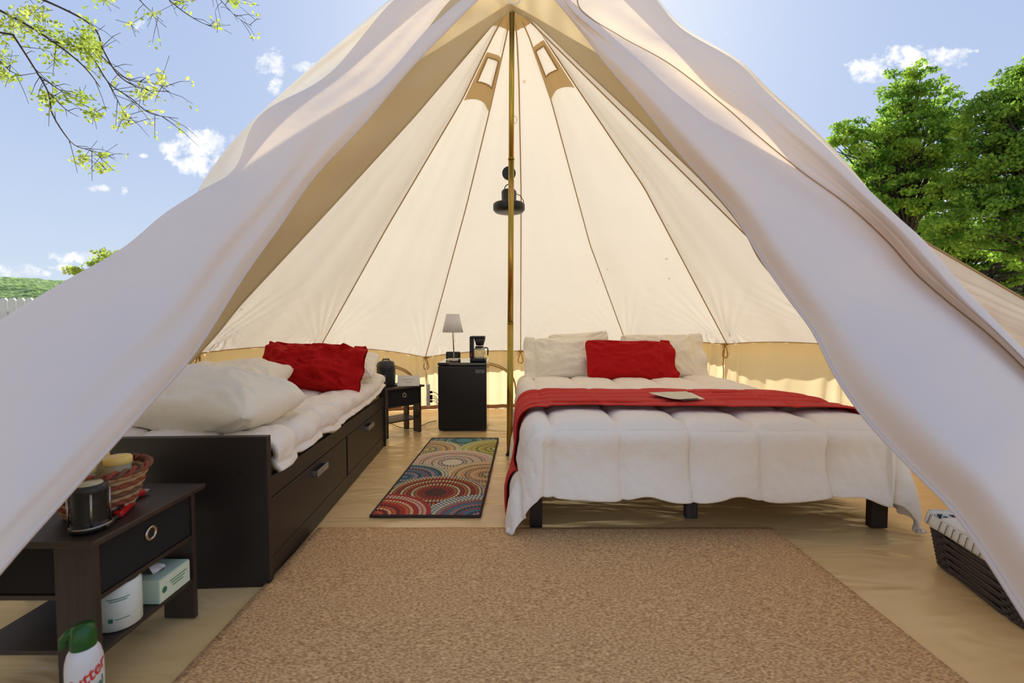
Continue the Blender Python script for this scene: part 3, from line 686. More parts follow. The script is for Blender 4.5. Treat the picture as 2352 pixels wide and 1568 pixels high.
# ---- pillows
def pillow(name, label, mt, w, h, T, mtx, seed, group=None, flange=0, wr=.008, droop=None, squash=0, parts=True):
    """lies in local XY, +Z thick; mtx places it"""
    N_ = 90
    fr_ = flange/w*2
    def surf(sg):
        def f(u, v):
            a = -1+u*(2+fr_); b = 2*v-1
            ac = min(a, 1); ed = 1-max(abs(ac), abs(b))
            fl = max(0, a-1)/fr_ if fr_ else 0
            rc_ = .10*(abs(ac*b))**5
            x = a*w/2*(1-.06*(1-b*b)*abs(ac)**3-rc_); y = b*h/2*(1-.10*(1-ac*ac)*abs(b)**3-rc_*(a < 1))
            t = max(0, (1-abs(ac)**2.4))**.55*max(0, (1-abs(b)**2.4))**.55
            if a > 0 and fr_: t = max(t, .10*(1-abs(b)**6))
            z = sg*T/2*t
            k = min(1, ed*5)
            big = T*.16*(nz(a*1.6+seed*3, b*1.8, 2)+.5*nz(a*3.4+seed, b*3.2, 8))
            z += k*big*(1 if sg > 0 else .4)
            sw = nz(a*2+seed, b*2)
            fine = nz(a*2.6+b*1.5+seed, b*5.5-a*2, sg)+.7*math.sin((a*9+b*5)+6*sw+seed)*abs(nz(a*2.5+seed, b*2.5, 4))*1.6+.5*nz(a*9+seed, b*6+a*3, sg*2)
            z += wr*max(k, .4*(fl > 0))*fine
            cor = abs(ac*b)
            z += wr*1.3*k*math.sin(math.atan2(abs(b)-1.2, abs(ac)-1.2)*20+seed)*cor
            if fl: 
                z += .030*fl*math.sin(b*6+seed)+.014*fl*nz(b*5, seed); y *= 1+.05*fl*math.sin(b*3+seed)
            return Vector((x, y, z))
        return f
    mb = MB(); mb.grid(surf(1), N_, N_)
    mb2 = MB(); mb2.grid(surf(-1), N_, N_); mb.add(mb2.v, [q_[::-1] for q_ in mb2.f])
    me = bpy.data.meshes.new('pillow_body'); me.from_pydata(mb.v, [], mb.f); me.update()
    import bmesh
    bm = bmesh.new(); bm.from_mesh(me); bmesh.ops.remove_doubles(bm, verts=bm.verts, dist=.0006); bm.to_mesh(me); bm.free()
    t_ = thing(name, label, 'pillow', group=group); t_.matrix_world = mtx
    finish('pillow_body', me, mt, t_, True)
    return t_
def MX(loc, rx=0, ry=0, rz=0): return Matrix.Translation(Vector(loc)) @ Euler((rx, ry, rz), 'XYZ').to_matrix().to_4x4()
# bed pillows lean on the headboard
pillow('pillow', 'large white pillow leaning on the left half of the headboard', 'white_pillow', .62, .44, .22, MX((.50,4.27,.685), math.radians(58), 0, .06), 1, 'white pillows on the wide bed', flange=.1)
bpy.data.objects['pillow'].matrix_world = Matrix.Translation((.50,4.25,.675)) @ Euler((math.radians(56), 0, .06)).to_matrix().to_4x4() @ Matrix.Rotation(PI, 4, 'Z')
pillow('pillow', 'large white pillow leaning on the right half of the headboard', 'white_pillow', .64, .46, .22, MX((1.36,4.25,.695), math.radians(58), 0, -.04), 2.5, 'white pillows on the wide bed', flange=.1)
pillow('pillow', 'white pillow mostly hidden, its corner peeking above the left bed pillow', 'white_pillow', .60, .42, .12, MX((.64,4.40,.715), math.radians(72), math.radians(-4), 0), 4, 'white pillows on the wide bed')
pillow('pillow', 'flat white pillow behind the right bed pillow against the headboard', 'white_pillow', .60, .40, .12, MX((1.32,4.40,.70), math.radians(74), 0, 0), 4.6, 'white pillows on the wide bed')
pillow('pillow', 'red pillow propped in the middle of the wide bed', 'red', .72, .40, .15, MX((.985,4.03,.675), math.radians(60), math.radians(1), .02), 6.1, flange=.10, wr=.010)

# ---- daybed
D0 = Vector((-.915, 1.722, 0)); DANG = math.atan2(-1.017+.913, 3.74-1.722)   # negative
db = thing('daybed', 'dark daybed with two front drawers along the left side of the tent', 'daybed', D0, -DANG)
DL, DW = 2.03, .88       # local: y along bed, x<0 towards the tent wall
MB().box(-DW,0,0,.032,.002,.574).build('end_panel', 'black_lam', db, bevel=.002)
MB().box(-DW,0,DL-.032,DL,.002,.574).build('end_panel', 'black_lam', db, bevel=.002)
MB().box(-DW,-DW+.02,.032,DL-.032,.05,.50).build('back_panel', 'black_lam', db, bevel=.002)
MB().box(-.035,-.012,.034,DL-.034,.325,.405).build('front_rail', 'black_lam', db, bevel=.002)
MB().box(-.035,-.012,.034,DL-.034,.004,.088).build('plinth', 'black_lam', db, bevel=.002)
MB().box(-.6,-.06,.05,DL-.05,.02,.32).build('inner_box', 'black_gloss', db)
for i, (a, b_) in enumerate(((.045,1.005),(1.03,DL-.045))):
    d_ = MB().box(-.032,-.012,a,b_,.092,.320).build('drawer', 'black_lam', db, bevel=.002)
    c_ = (.545, 1.50)[i]
    h_ = MB(); h_.box(-.012,.012,c_-.075,c_+.075,.262,.268); h_.box(.008,.014,c_-.075,c_+.075,.262,.292); h_.box(-.012,.012,c_-.075,c_-.070,.262,.29); h_.box(-.012,.012,c_+.070,c_+.075,.262,.29)
    h_.build('handle', 'alu', d_, bevel=.001)
MB().tube([(-.10,-.002,.44),(-.10,.002,.44)], .007, 12).build('screw_cap', 'blackpl', db)
MDB = Matrix.Translation(D0) @ Matrix.Rotation(-DANG, 4, 'Z')
def lw(p): return MDB @ Vector(p)
ms = MB().grid(lambda u, v: 0, 1, 1) if False else None
mt_ = MB().box(-.85,-.038,.045,DL-.045,.325,.50).build('mattress', 'olive', None, bevel=.03)
mt_.location = D0; mt_.rotation_euler = (0,0,-DANG); tag(mt_, 'daybed mattress in an olive green sheet, showing below the white comforter', 'mattress')
def dtop(x, y):
    bun = .055*math.exp(-((y-(DL-.12))/.16)**2)
    return .535+.02*nz(x*2.5, y*2.5)+.01*nz(x*7, y*6)+bun
def dex(p, X, Y, e, n):
    if X > -.05:
        k = X+.05
        p.z += .03*k/.16*nz(Y*3.3+2)+.05*k/.16*max(0, Y/DL)
        p.x += .012*nz(Y*5)
    return p
dq = quilt(.30, .27, -.85, .05, .032, .016)
dfn = drape(-.84, -.070, .10, DL-.06, .53, .0, .150, .02, .02, dq, r=.055, flare=.15, extra=dex, zmin=.4, top=dtop)
dc = MB().grid(dfn, 120, 220).build('comforter', 'white_quilt', None, True); solid(dc, .03, -1)
dc.location = D0; dc.rotation_euler = (0, 0, -DANG)
tag(dc, 'crumpled white comforter spread over the daybed', 'comforter')
R_ = math.radians
pillow('pillow', 'big white pillow nearest the entrance flap on the daybed', 'white_pillow', .78, .48, .27, MX((-1.36,2.03,.665), R_(2), R_(4), R_(-6)), 7.7, 'white pillows on the daybed', flange=0, wr=.011)
pillow('pillow', 'white pillow lying behind the big one on the daybed', 'white_pillow', .62, .44, .22, MX((-1.62,2.66,.665), R_(10), R_(-2), R_(6)), 9.1, 'white pillows on the daybed', flange=0, wr=.009)
pillow('pillow', 'white pillow mostly hidden behind the red pillow on the daybed', 'white_pillow', .62, .42, .14, MX((-1.30,3.42,.68), R_(20), 0, R_(8)), 9.9, 'white pillows on the daybed')
pillow('pillow', 'crumpled red pillow standing at the far end of the daybed', 'red', .62, .36, .30, MX((-1.36,3.08,.70), R_(60), R_(3), R_(3)), 11.3, flange=.08, wr=.028)
fold_ = MB().grid(lambda u, v: Vector((-.30*1+.27*u, 1.72+.16*v+.02*nz(u*5), .60+.07*math.sin(v*PI)*(1-.3*u)+.012*nz(u*6, v*6))), 30, 30)
o_ = None

# ---- side tables
def side_table(label, loc, rz, w, d, h, holes=True, extra_shelf=True, group='dark side tables with fabric drawers'):
    """front faces local -Y ; origin centre base"""
    t_ = thing('side_table', label, 'side table', loc, rz, group)
    MB().box(-w/2-.025,w/2+.025,-d/2-.02,d/2+.02,h-.018,h).build('tabletop', 'espresso', t_, bevel=.004)
    lw_ = .016
    for sx_ in (-1, 1):
        x0, x1 = (sx_*w/2, sx_*(w/2-lw_)); x0, x1 = min(x0, x1), max(x0, x1)
        for y0_, y1_ in ((-d/2, -d/2+.105), (d/2-.07, d/2)):
            MB().box(x0,x1,y0_,y1_,.002,h-.018).build('leg', 'espresso', t_, bevel=.002)
    MB().box(-w/2+lw_,w/2-lw_,-d/2+.004,d/2-.004,h-.175,h-.162).build('drawer_shelf', 'espresso', t_, bevel=.001)
    MB().box(-w/2+lw_,w/2-lw_,-d/2+.004,d/2-.004,.128,.14).build('shelf', 'espresso', t_, bevel=.001)
    dr = MB().box(-w/2+lw_+.003,w/2-lw_-.003,-d/2+.006,d/2-.02,h-.160,h-.021).build('drawer', 'binfab', t_, bevel=.004)
    zc = h-.075
    tor = [(.018*math.cos(i*PI/10), -d/2+.003, zc+.018*math.sin(i*PI/10)) for i in range(20)]
    MB().tube(tor, .0045, 8, closed=True).build('grommet', 'nickel', dr, True)
    MB().tube([(0,-d/2+.002,zc),(0,-d/2+.0055,zc)], .0155, 20).build('grommet_hole', 'blackpl', dr)
    return t_
t1 = side_table('dark wooden side table nearest the camera, holding a lantern and a basket', (-1.255,1.36,0), R_(90), .38, .37, .45)
# back table
fa = G(893,1008); fb = G(965,993); mid = (fa+fb)/2; dirv = (fb-fa); ang = math.atan2(dirv.y, dirv.x); wd = dirv.length
nrm = Vector((math.sin(ang), -math.cos(ang), 0)); cen = mid-nrm*.13
t2 = side_table('small dark side table between the daybed and the fridge', cen, ang, wd+.03, .26, .435)

# things on near table
lt = thing('camping_lantern', 'black camping lantern with silver bars, standing on the near side table', 'lantern', (-1.120,1.215,.4515)); lt.scale = (.8, .8, .86)
MB().lathe([(.046,0),(.053,.003),(.053,.018),(.047,.022),(.045,.03),(.047,.04),(.045,.05),(.047,.06),(.045,.07),(.047,.08),(.046,.09),(.047,.12),(.05,.128)], n=36).build('body', 'blackpl', lt, True)
MB().lathe([(.05,.128),(.05,.138),(.040,.142),(.0,.143)], n=36, cap=False).build('cap', 'greypl', lt, True)
MB().lathe([(.038,.1425),(.036,.147),(.0,.148)], n=30, cap=False).build('top_disc', 'jar', lt, True)
for a in (-2.4, -.75, .9, 2.4):
    MB().tube([(.052*math.cos(a), .052*math.sin(a), .02), (.052*math.cos(a), .052*math.sin(a), .12)], .0035, 8).build('bar', 'tin', lt, True)
hp = [(.056*math.cos(t_*PI/12), -.0, .015+.0*t_) for t_ in range(13)]
MB().tube([(.058*math.cos(-PI/2+t_*PI/10-.1), .058*math.sin(-PI/2+t_*PI/10-.1), .018) for t_ in range(11)], .003, 6).build('wire_handle', 'tin', lt, True)
bk = thing('wicker_basket', 'round red and tan wicker basket of jars on the near side table', 'basket', (-1.200,1.335,.4515)); bk.scale = (.80, .80, .82)
def brad(z): return .085+.055*(z/.15)**.8
for r_i in range(9):
    z = .010+r_i*.0155
    ph = (r_i % 2)*PI
    pts = [((brad(z)+.004*math.sin(16*t_+ph))*math.cos(t_), (brad(z)+.004*math.sin(16*t_+ph))*math.sin(t_), z) for t_ in [k*2*PI/128 for k in range(128)]]
    MB().tube(pts, .0078, 6, closed=True).build('weave', ('wick1','wick1','wick2','wick1','wick3','wick1','wick2','wick1','wick1')[r_i], bk, True)
for k in range(16):
    a = (k+.5)*2*PI/16+PI/32
    MB().tube([(brad(z)*math.cos(a), brad(z)*math.sin(a), z) for z in (.0,.04,.08,.12,.15)], .004, 6).build('stake', 'wick3', bk, True)
for s_ in (0, PI):
    MB().tube([((.146+.007*math.cos(14*t_+s_))*math.cos(t_), (.146+.007*math.cos(14*t_+s_))*math.sin(t_), .152+.008*math.sin(14*t_+s_)) for t_ in [k*2*PI/140 for k in range(140)]], .0075, 6, closed=True).build('rim', ('wick3','wick2')[s_ > 0], bk, True)
MB().lathe([(.0,.001),(.085,.001),(.085,.008),(.0,.008)], n=32, cap=False).build('basket_base', 'wick3', bk, True)
for i, (x, y, z, l) in enumerate(((-.008,-.048,-.002,'yellow-lidded jar at the front of the wicker basket'), (.042,.018,.006,'yellow-lidded jar at the right of the wicker basket'), (-.040,.034,.010,'yellow-lidded jar at the back of the wicker basket'))):
    j = thing('jar', l, 'jar', (-1.200+x,1.335+y,.4635+z), group='yellow-lidded jars in the basket'); j.scale = (.86,.86,.88)
    MB().lathe([(.034,0),(.036,.004),(.036,.13),(.033,.136)], n=28).build('jar_body', 'jar', j, True)
    MB().lathe([(.039,.132),(.040,.134),(.040,.152),(.037,.157),(.0,.158)], n=28, cap=False).build('lid', 'yellow', j, True)
# red lighter and pocket tool
lg = thing('utility_lighter', 'red utility lighter with a dark nozzle beside the lantern', 'lighter', G(276,1184,.4525)+Vector((.006,-.01,0)), R_(0)); q_ = G(316,1143,.4525)-G(272,1186,.4525); lg.rotation_euler.z = math.atan2(q_.y, q_.x)
MB().box(-.01,.095,-.011,.011,.0,.02).build('handle', 'redpl', lg, bevel=.006)
MB().tube([(-.008,0,.009),(-.085,0,.009)], .0045, 10).build('nozzle', 'greypl', lg, True)
MB().box(.0,.03,-.004,.004,.02,.026).build('trigger', 'blackpl', lg, bevel=.002)
mtl = thing('pocket_tool', 'red and silver folding pocket tool lying by the basket', 'tool', G(296,1152,.4525)+Vector((-.012,.02,0)), R_(74)); mtl.scale = (.8,.8,.9)
MB().box(-.05,.05,-.016,.016,.001,.022).build('handle', 'redpl', mtl, bevel=.007)
MB().box(.048,.066,-.012,.012,.004,.018).build('blade_tip', 'tin', mtl, bevel=.003)
# shelf items
SZ = .1405
tb = thing('tissue_box', 'pale green tissue box on the lower shelf of the near side table', 'tissue box', (-1.128,1.447,SZ))
MB().box(-.055,.055,-.062,.070,0.001,.075).build('carton', 'tissue', tb, bevel=.002)
MB().box(.0552,.0558,-.060,.070,.004,.071).build('side_label', 'tissue2', tb)
MB().lathe([(.0,.0755),(.03,.0755),(.03,.0765),(.0,.0765)], c=(-.01,0,0), n=24, cap=False).build('opening', 'ink', tb)
MB().grid(lambda u, v: Vector((-.035+.05*u, -.03+.05*v, .077+.022*math.sin(u*PI)*(1-.4*v)+.006*nz(u*5, v*5))), 12, 12).build('tissue', 'whitepl', tb, True)
for k in range(3): MB().box(.0558,.0563,-.02+.006*k,.055-.008*k,.048-.009*k,.051-.009*k).build('print_line', 'greenink', tb)
MB().tube([(.0557,-.042,.036),(.0564,-.042,.036)], .010, 12).build('leaf_mark', 'greenink', tb)
tp = thing('toilet_roll', 'wrapped toilet roll on the lower shelf of the near side table', 'toilet roll', (-1.122,1.300,SZ))
MB().lathe([(.0,.001),(.045,.001),(.052,.006),(.052,.122),(.046,.130)], n=32, cap=False).build('wrapper', 'wrap', tp, True)
MB().lathe([(.046,.130),(.03,.133),(.018,.122),(.0,.120)], n=32, cap=False).build('twisted_top', 'wraptop', tp, True)
def wraptext(s, size, R, z, az, mt, par, shear=0, bold=False, tilt=0):
    me = text_mesh(s, size, bold, .0002, shear)
    ca_, sa_ = math.cos(tilt), math.sin(tilt)
    for v in me.vertices:
        x, y = v.co.x*ca_-v.co.y*sa_, v.co.x*sa_+v.co.y*ca_
        a = az+x/R; rr2 = R+v.co.z+.0006
        v.co = Vector((rr2*math.cos(a), rr2*math.sin(a), z+y))
    return finish('lettering', me, mt, par)
def band(z0, z1, a0, a1, R0, mt, par, nm, k=0):
    return MB().grid(lambda u, v: Vector((R0*math.cos(R_(a0+(a1-a0)*u)), R0*math.sin(R_(a0+(a1-a0)*u)), z0+(z1-z0)*v+k*u)), 12, 1).build(nm, mt, par, True)
for z0, z1, a0, a1 in ((.094,.0965,-80,-25),(.088,.0905,-75,-30),(.036,.038,-62,-25)): band(z0, z1, a0, a1, .0526, 'greenink', tp, 'print_line')
band(.030, .042, -78, -66, .0526, 'greenink', tp, 'leaf_mark')
# bottle
bt = thing('repellent_bottle', 'white bottle with green cap in the lower left corner', 'bottle', (-1.012,1.07,.0045)); bt.scale = (.78,.78,1)
MB().lathe([(.0,.002),(.038,.002),(.046,.008),(.046,.182),(.0445,.202),(.039,.221),(.030,.233),(.020,.238)], n=40, cap=False).build('bottle_body', 'bottle', bt, True)
MB().lathe([(.031,.230),(.032,.236),(.032,.262),(.029,.268),(.027,.282),(.0,.286)], n=28, cap=False).build('cap', 'green', bt, True)
MB().tube([(.0,-.0,.274),(-.03,-.012,.268),(-.043,-.018,.255),(-.045,-.019,.236)], [.013,.013,.012,.010], 10).build('nozzle', 'green', bt, True)
o_ = wraptext('Cutter', .043, .046, .168, R_(-48), 'redink', bt, shear=.25, bold=True, tilt=R_(24))
MB().grid(lambda u, v: Vector((.04655*math.cos(R_(-92)+.13*(v)*math.cos(u*2*PI)), .04655*math.sin(R_(-92)+.13*v*math.cos(u*2*PI)), .153+.006*v*math.sin(u*2*PI))), 20, 2).build('logo_dot', 'redink', bt)
wraptext('Natural', .030, .046, .132, R_(-42), 'greenink', bt, shear=.25, bold=True, tilt=R_(20))
MB().grid(lambda u, v: Vector((.0465*math.cos(R_(-40+50*u)), .0465*math.sin(R_(-40+50*u)), .02+v*(.06+.03*u))), 12, 4).build('label_band', 'orangeink', bt, True)

# heater, card on back table
zt2 = .4355
ht = thing('fan_heater', 'black upright fan heater on the small table behind the daybed', 'heater', P(887,870,4.12).to_2d().to_3d()+Vector((0,0,zt2)), R_(20))
hb = MB()
def hf(u, v):
    a = 2*PI*u; r_ = (.074, .078, .080, .076, .06, .03, .0)[min(6, int(v*6))]
    return Vector((0,0,0))
MB().lathe([(.0,.0),(.072,.0),(.078,.02),(.082,.10),(.080,.17),(.068,.215),(.04,.225),(.0,.226)], n=8, cap=False).build('housing', 'greypl', ht, True)
for k in range(9): MB().box(-.045,.045,-.082,-.074,.035+k*.016,.041+k*.016).build('grille_bar', 'blackpl', ht)
MB().box(-.09,-.055,-.04,.04,.0,.012).build('foot', 'blackpl', ht, bevel=.003); MB().box(.055,.09,-.04,.04,.0,.012).build('foot', 'blackpl', ht, bevel=.003)
MB().tube([(-.03,0,.222),(-.025,0,.238),(.025,0,.238),(.03,0,.222)], .006, 8).build('carry_handle', 'blackpl', ht, True)
cdp = G(937,886,zt2)
cdd = thing('folded_card', 'folded cream notice card on the small table beside the heater', 'card', (cdp.x, cdp.y+.03, zt2), R_(8))
for s_ in (1, -1):
    c2 = MB().grid(lambda u, v: Vector((-.095+.19*u, -s_*.05*(1-v), .0015+.088*v)), 2, 2).build('card_leaf', 'paper', cdd); solid(c2, .0012)
for x0, x1, zz in ((-.055,.055,.056),(-.03,.03,.034)):
    MB().box(x0,x1,-.0006,.0,-.0012,.0012, mtx=Matrix.Translation((0,-.05*(1-zz/.088)-.0022,zz))).build('print_line', 'ink', cdd)

# ---- fridge
fx0, fx1, fy0, fy1, fh = -.676, -.233, 4.23, 4.74, .628
fr = thing('mini_fridge', 'black mini fridge against the back wall of the tent', 'fridge', ((fx0+fx1)/2, (fy0+fy1)/2, 0)); FO = ((fx0+fx1)/2, (fy0+fy1)/2, 0)
MB().box(fx0,fx1,fy0+.05,fy1,.02,fh-.02).build('cabinet', 'fridge_side', fr, bevel=.004, origin=FO)
MB().box(fx0-.004,fx1+.004,fy0+.01,fy1,fh-.022,fh+.004).build('top_panel', 'fridge_side', fr, bevel=.006, origin=FO)
dr_ = MB().box(fx0,fx1,fy0,fy0+.046,.025,fh-.026).build('door', 'fridge', fr, bevel=.008, origin=FO)
MB().box(fx0+.005,fx1-.005,fy0+.012,fy0+.045,.006,.022).build('kick_plate', 'blackpl', fr, bevel=.002, origin=FO)
for x in (fx0+.04, fx1-.04):
    for y in (fy0+.08, fy1-.05): MB().tube([(x,y,.001),(x,y,.022)], .015, 12).build('foot', 'blackpl', fr, origin=FO)
bx = fx1-.058; bz = P(0,853,4.23).z
MB().box(bx-.040,bx+.040,fy0-.002,fy0+.001,bz-.013,bz+.013).build('badge', 'badge', dr_, bevel=.004, origin=FO)
MB().box(bx-.037,bx+.037,fy0-.0028,fy0-.001,bz-.010,bz+.010).build('badge_field', 'fridge', dr_, bevel=.003, origin=FO)
tm = text_mesh('Magic Chef', .015); place(tm, Matrix.Translation((bx,fy0-.0035,bz)) @ Euler((PI/2,0,0)).to_matrix().to_4x4()); finish('lettering', tm, 'badge', dr_, origin=FO)
ft = fh+.0045
# lamp
lb = G(1043,829,ft); lp_ = thing('table_lamp', 'white-shaded metal table lamp standing on the mini fridge', 'lamp', (lb.x, lb.y, ft)); LO = Vector((lb.x, lb.y, ft))
MB().lathe([(.0,.0),(.062,.0),(.064,.003),(.064,.022),(.060,.026),(.0,.027)], n=36, cap=False).build('base', 'nickel', lp_, True)
s1 = P(1040,760,lb.y)-LO; s2 = P(1039,735,lb.y)-LO
MB().tube([(0,0,.02), s1, s2], .006, 10).build('stem', 'nickel', lp_, True)
sb, st_ = P(1039,763,lb.y)-LO, P(1038.5,721,lb.y)-LO
sh = MB().lathe([(.098,0),(.060,st_.z-sb.z)], c=(s1.x,0,sb.z), n=40, cap=False).build('lamp_shade', 'shade', lp_, True); solid(sh, .002)
MB().tube([(s1.x+.016,-.01,sb.z+.02),(s1.x+.018,-.01,sb.z-.08)], .0012, 5).build('pull_chain', 'nickel', lp_)
MB().lathe([(.0,0),(.004,.003),(.0,.009)], c=(s1.x+.018,-.01,sb.z-.088), n=8, cap=False).build('pull_knob', 'blackpl', lp_)
MB().lathe([(.0,-.025),(.02,-.015),(.028,.01),(.02,.04),(.0,.045)], c=(s2.x,0,s2.z-.01), n=16, cap=False).build('bulb', 'whitepl', lp_, True)
# clock
cl = thing('digital_clock', 'small black digital clock behind the table lamp base', 'clock', (G(1040,826,ft).x, 4.60, ft), R_(-4))
MB().box(-.072,.072,-.018,.018,0.001,.078).build('clock_case', 'blackpl', cl, bevel=.012)
MB().box(-.052,.052,-.0195,-.017,.022,.062).build('display', 'lcd', cl, bevel=.002)
tm = text_mesh('5:49', .036); place(tm, Matrix.Translation((0,-.0205,.041)) @ Euler((PI/2,0,0)).to_matrix().to_4x4()); finish('digits', tm, 'blackpl', cl)
# coffee maker
cb = G(1097,831,ft); cm = thing('coffee_maker', 'small black coffee maker with a glass jug, on the right of the fridge top', 'coffee maker', (cb.x, 4.42, ft))
MB().box(-.075,.075,-.08,.09,0.001,.028).build('warming_base', 'blackpl', cm, bevel=.006)
MB().box(-.083,-.045,-.02,.09,.028,.235).build('water_tank', 'blackpl', cm, bevel=.008)
MB().box(-.075,.065,-.06,.09,.218,.238).build('lid', 'blackpl', cm, bevel=.008)
MB().lathe([(.03,.148),(.036,.152),(.055,.218)], c=(.015,-.015,0), n=30).build('filter_basket', 'blackpl', cm, True)
jg = MB().lathe([(.0,.031),(.045,.031),(.055,.045),(.057,.08),(.048,.115),(.038,.128),(.038,.131),(.047,.117),(.0555,.08),(.053,.046),(.044,.033),(.0,.033)], c=(.012,-.02,0), n=32, cap=False).build('jug', 'glass', cm, True)
MB().lathe([(.039,.126),(.040,.130),(.040,.142),(.0,.145)], c=(.012,-.02,0), n=28, cap=False).build('jug_lid', 'blackpl', jg, True)
MB().lathe([(.0575,.112),(.0575,.118)][:0] or [(.0495,.112),(.0505,.112),(.0505,.120),(.0495,.120)], c=(.012,-.02,0), n=28, cap=False).build('jug_band', 'tin', jg, True)
MB().tube([(.055,-.02,.128),(.085,-.02,.128),(.092,-.02,.11),(.09,-.02,.06),(.088,-.02,.055)], .006, 8).build('jug_handle', 'blackpl', jg, True)
MB().box(-.072,-.056,-.0245,-.018,.045,.070).build('switch', 'redpl', cm, bevel=.002)
# power strip + leads
ps0 = P(983,882,4.75); ps = thing('power_strip', 'white power strip hanging upright left of the mini fridge', 'power strip', ps0)
L_ = (P(983,882,4.75)-P(981,934,4.75)).length
MB().box(-.015,.02,-.02,.02,-L_,0).build('strip_body', 'whitepl', ps, bevel=.006)
MB().tube([(0,0,0),(-.01,.02,.06),(-.03,.1,.14),(NODES['C'].x-ps0.x, NODES['C'].y-ps0.y-.08, NODES['C'].z-ps0.z-.02)], .004, 6).build('cord', 'whitepl', ps, True)
for i, z in enumerate((.35, .52, .62, .75)):
    p0 = Vector((.022,0,-L_*z)); MB().box(.018,.045,-.012,.012,-L_*z-.012,-L_*z+.012).build('plug', 'blackpl', ps, bevel=.003)
    e_ = Vector((.13, .06, -.25-.05*i-.0)); pts = [p0+Vector((.02,0,0)), p0+Vector((.06,0,-.01)), p0+Vector((.09,.02,-.06-.03*i)), Vector((.10,.06,-.28-.02*i)), Vector((.12,.08,-.33))]
    MB().tube([curve(pts, k/16) for k in range(17)], .0035, 6).build('lead', ('blackpl','whitepl')[i % 2], ps, True)
pts = [G(1003,968), G(985,972), G(962,982), G(940,986), G(915,982), G(895,972)]
pts = [p+Vector((0,0,.009)) for p in pts]
tag(MB().tube([curve(pts, k/40) for k in range(41)], .004, 6).build('floor_cable', 'blackpl', None, True), 'thin black cable on the floor under the small table', 'cable')
pts = [G(1130,938), G(1150,941), G(1170,938), G(1190,933)]
tag(MB().tube([curve([p+Vector((0,0,.012)) for p in pts], k/20) for k in range(21)], .004, 6).build('floor_cable', 'whitepl', None, True), 'thin white cable along the foot of the back wall', 'cable')

# ---- hamper basket
A_ = Vector((1.757,1.905,0)); B_ = Vector((1.655,1.46,0)); ha = math.atan2((A_-B_).y, (A_-B_).x)-PI/2
hm = thing('storage_basket', 'dark woven storage basket with a striped white liner, beside the right entrance flap', 'basket', (0,0,0)); hc = (A_+B_)/2+Vector((.16,-.04,0)); hm.location = hc; hm.rotation_euler = (0,0,ha)
hl, hw_, hh = .225, .16, .20
def hp_(s, z, r=0):     # perimeter position
    k = 1+.16*z/hh; a = 2*PI*s; ca_, sa_ = math.cos(a), math.sin(a)
    ex = .22; x = math.copysign(abs(ca_)**ex, ca_); y = math.copysign(abs(sa_)**ex, sa_)
    n_ = Vector((ca_, sa_, 0)); return Vector((x*(hw_*k+r), y*(hl*k+r), z))
MB().grid(lambda u, v: hp_(u, .004+v*(hh-.006), -.006), 96, 4).build('inner_shell', 'hamper', hm, True)
NS = 72
for row in range(13):
    z = .012+row*.0145
    pts = [hp_(k/288, z, .005*math.sin(PI*NS*k/288*1.0+row*PI)) for k in range(288)]
    MB().tube(pts, .0078, 5, closed=True).build('weave_strand', 'hamper', hm, True)
MB().lathe([(.0,.004),(.1,.004)], n=16, cap=False).build('basket_base', 'hamper', hm)
def lin_(u, v):
    z = hh+.012-.045*abs(2*v-1)-(.02*nz(u*20) if v < .5 else 0); r = .018-.03*v
    return hp_(u, z, r+.004*math.sin(u*110))
ln = MB().grid(lin_, 220, 6).build('liner', 'liner', hm, True); solid(ln, .003)
SU = []
for k in range(-7, 8):
    t_ = k/7.6; a_ = math.asin(math.copysign(abs(t_)**(1/.22), t_)); b_ = math.acos(math.copysign(abs(t_)**(1/.22), t_))
    SU += [a_/(2*PI) % 1, (PI-a_)/(2*PI), b_/(2*PI), 1-b_/(2*PI)]
for u in SU:
    MB().tube([hp_(u, hh+.012-.045*abs(2*v-1), .0205-.03*v) for v in (0,.15,.3,.45,.6)], .0016, 4).build('stripe', 'liner_stripe', ln)
MB().grid(lambda u, v: Vector((-hw_+2*hw_*u, -hl+2*hl*v, hh-.002+.010*nz(u*3, v*4)-.012*(abs(u-.5)*2)**4)), 40, 40).build('folded_towel', 'liner', hm, True)

# ================================================================= OUTSIDE
fe = thing('picket_fence', 'pale picket fence beyond the tent on the far left', 'fence', (-9,9.2,0))
pkm = None
for k in range(44):
    x = -13.5+k*.17-(-9); h = 1.50
    if pkm is None:
        mb = MB(); mb.add([(0,0,0),(.15,0,0),(.15,0,h-.05),(.11,0,h),(.04,0,h),(0,0,h-.05),(0,.03,0),(.15,.03,0),(.15,.03,h-.05),(.11,.03,h),(.04,.03,h),(0,.03,h-.05)],
            [(0,1,2,3,4,5),(11,10,9,8,7,6),(0,6,7,1),(1,7,8,2),(2,8,9,3),(3,9,10,4),(4,10,11,5),(5,11,6,0)])
        pk = mb.build('picket', 'fence', fe); pkm = pk.data
    else:
        pk = bpy.data.objects.new('picket', pkm); COL.objects.link(pk); pk.parent = fe
    pk.location = (x, 0, -.02)
for z in (.3, 1.15): MB().box(-4.5,3,.03,.07,z,z+.08).build('rail', 'fence', fe)
# hill
tag(MB().grid(lambda u, v: Vector((-420+400*u, 220+200*v, -3+(39*math.sin(min(1, v*1.3)*PI/2)*(1-.35*u)+3.0*fbm(u*9, v*6)+1.2*fbm(u*40, v*20))*min(1, v*4)*min(1, (1-u)*3+.0))), 160, 60).build('hill', 'hill', None, True), kind='structure')
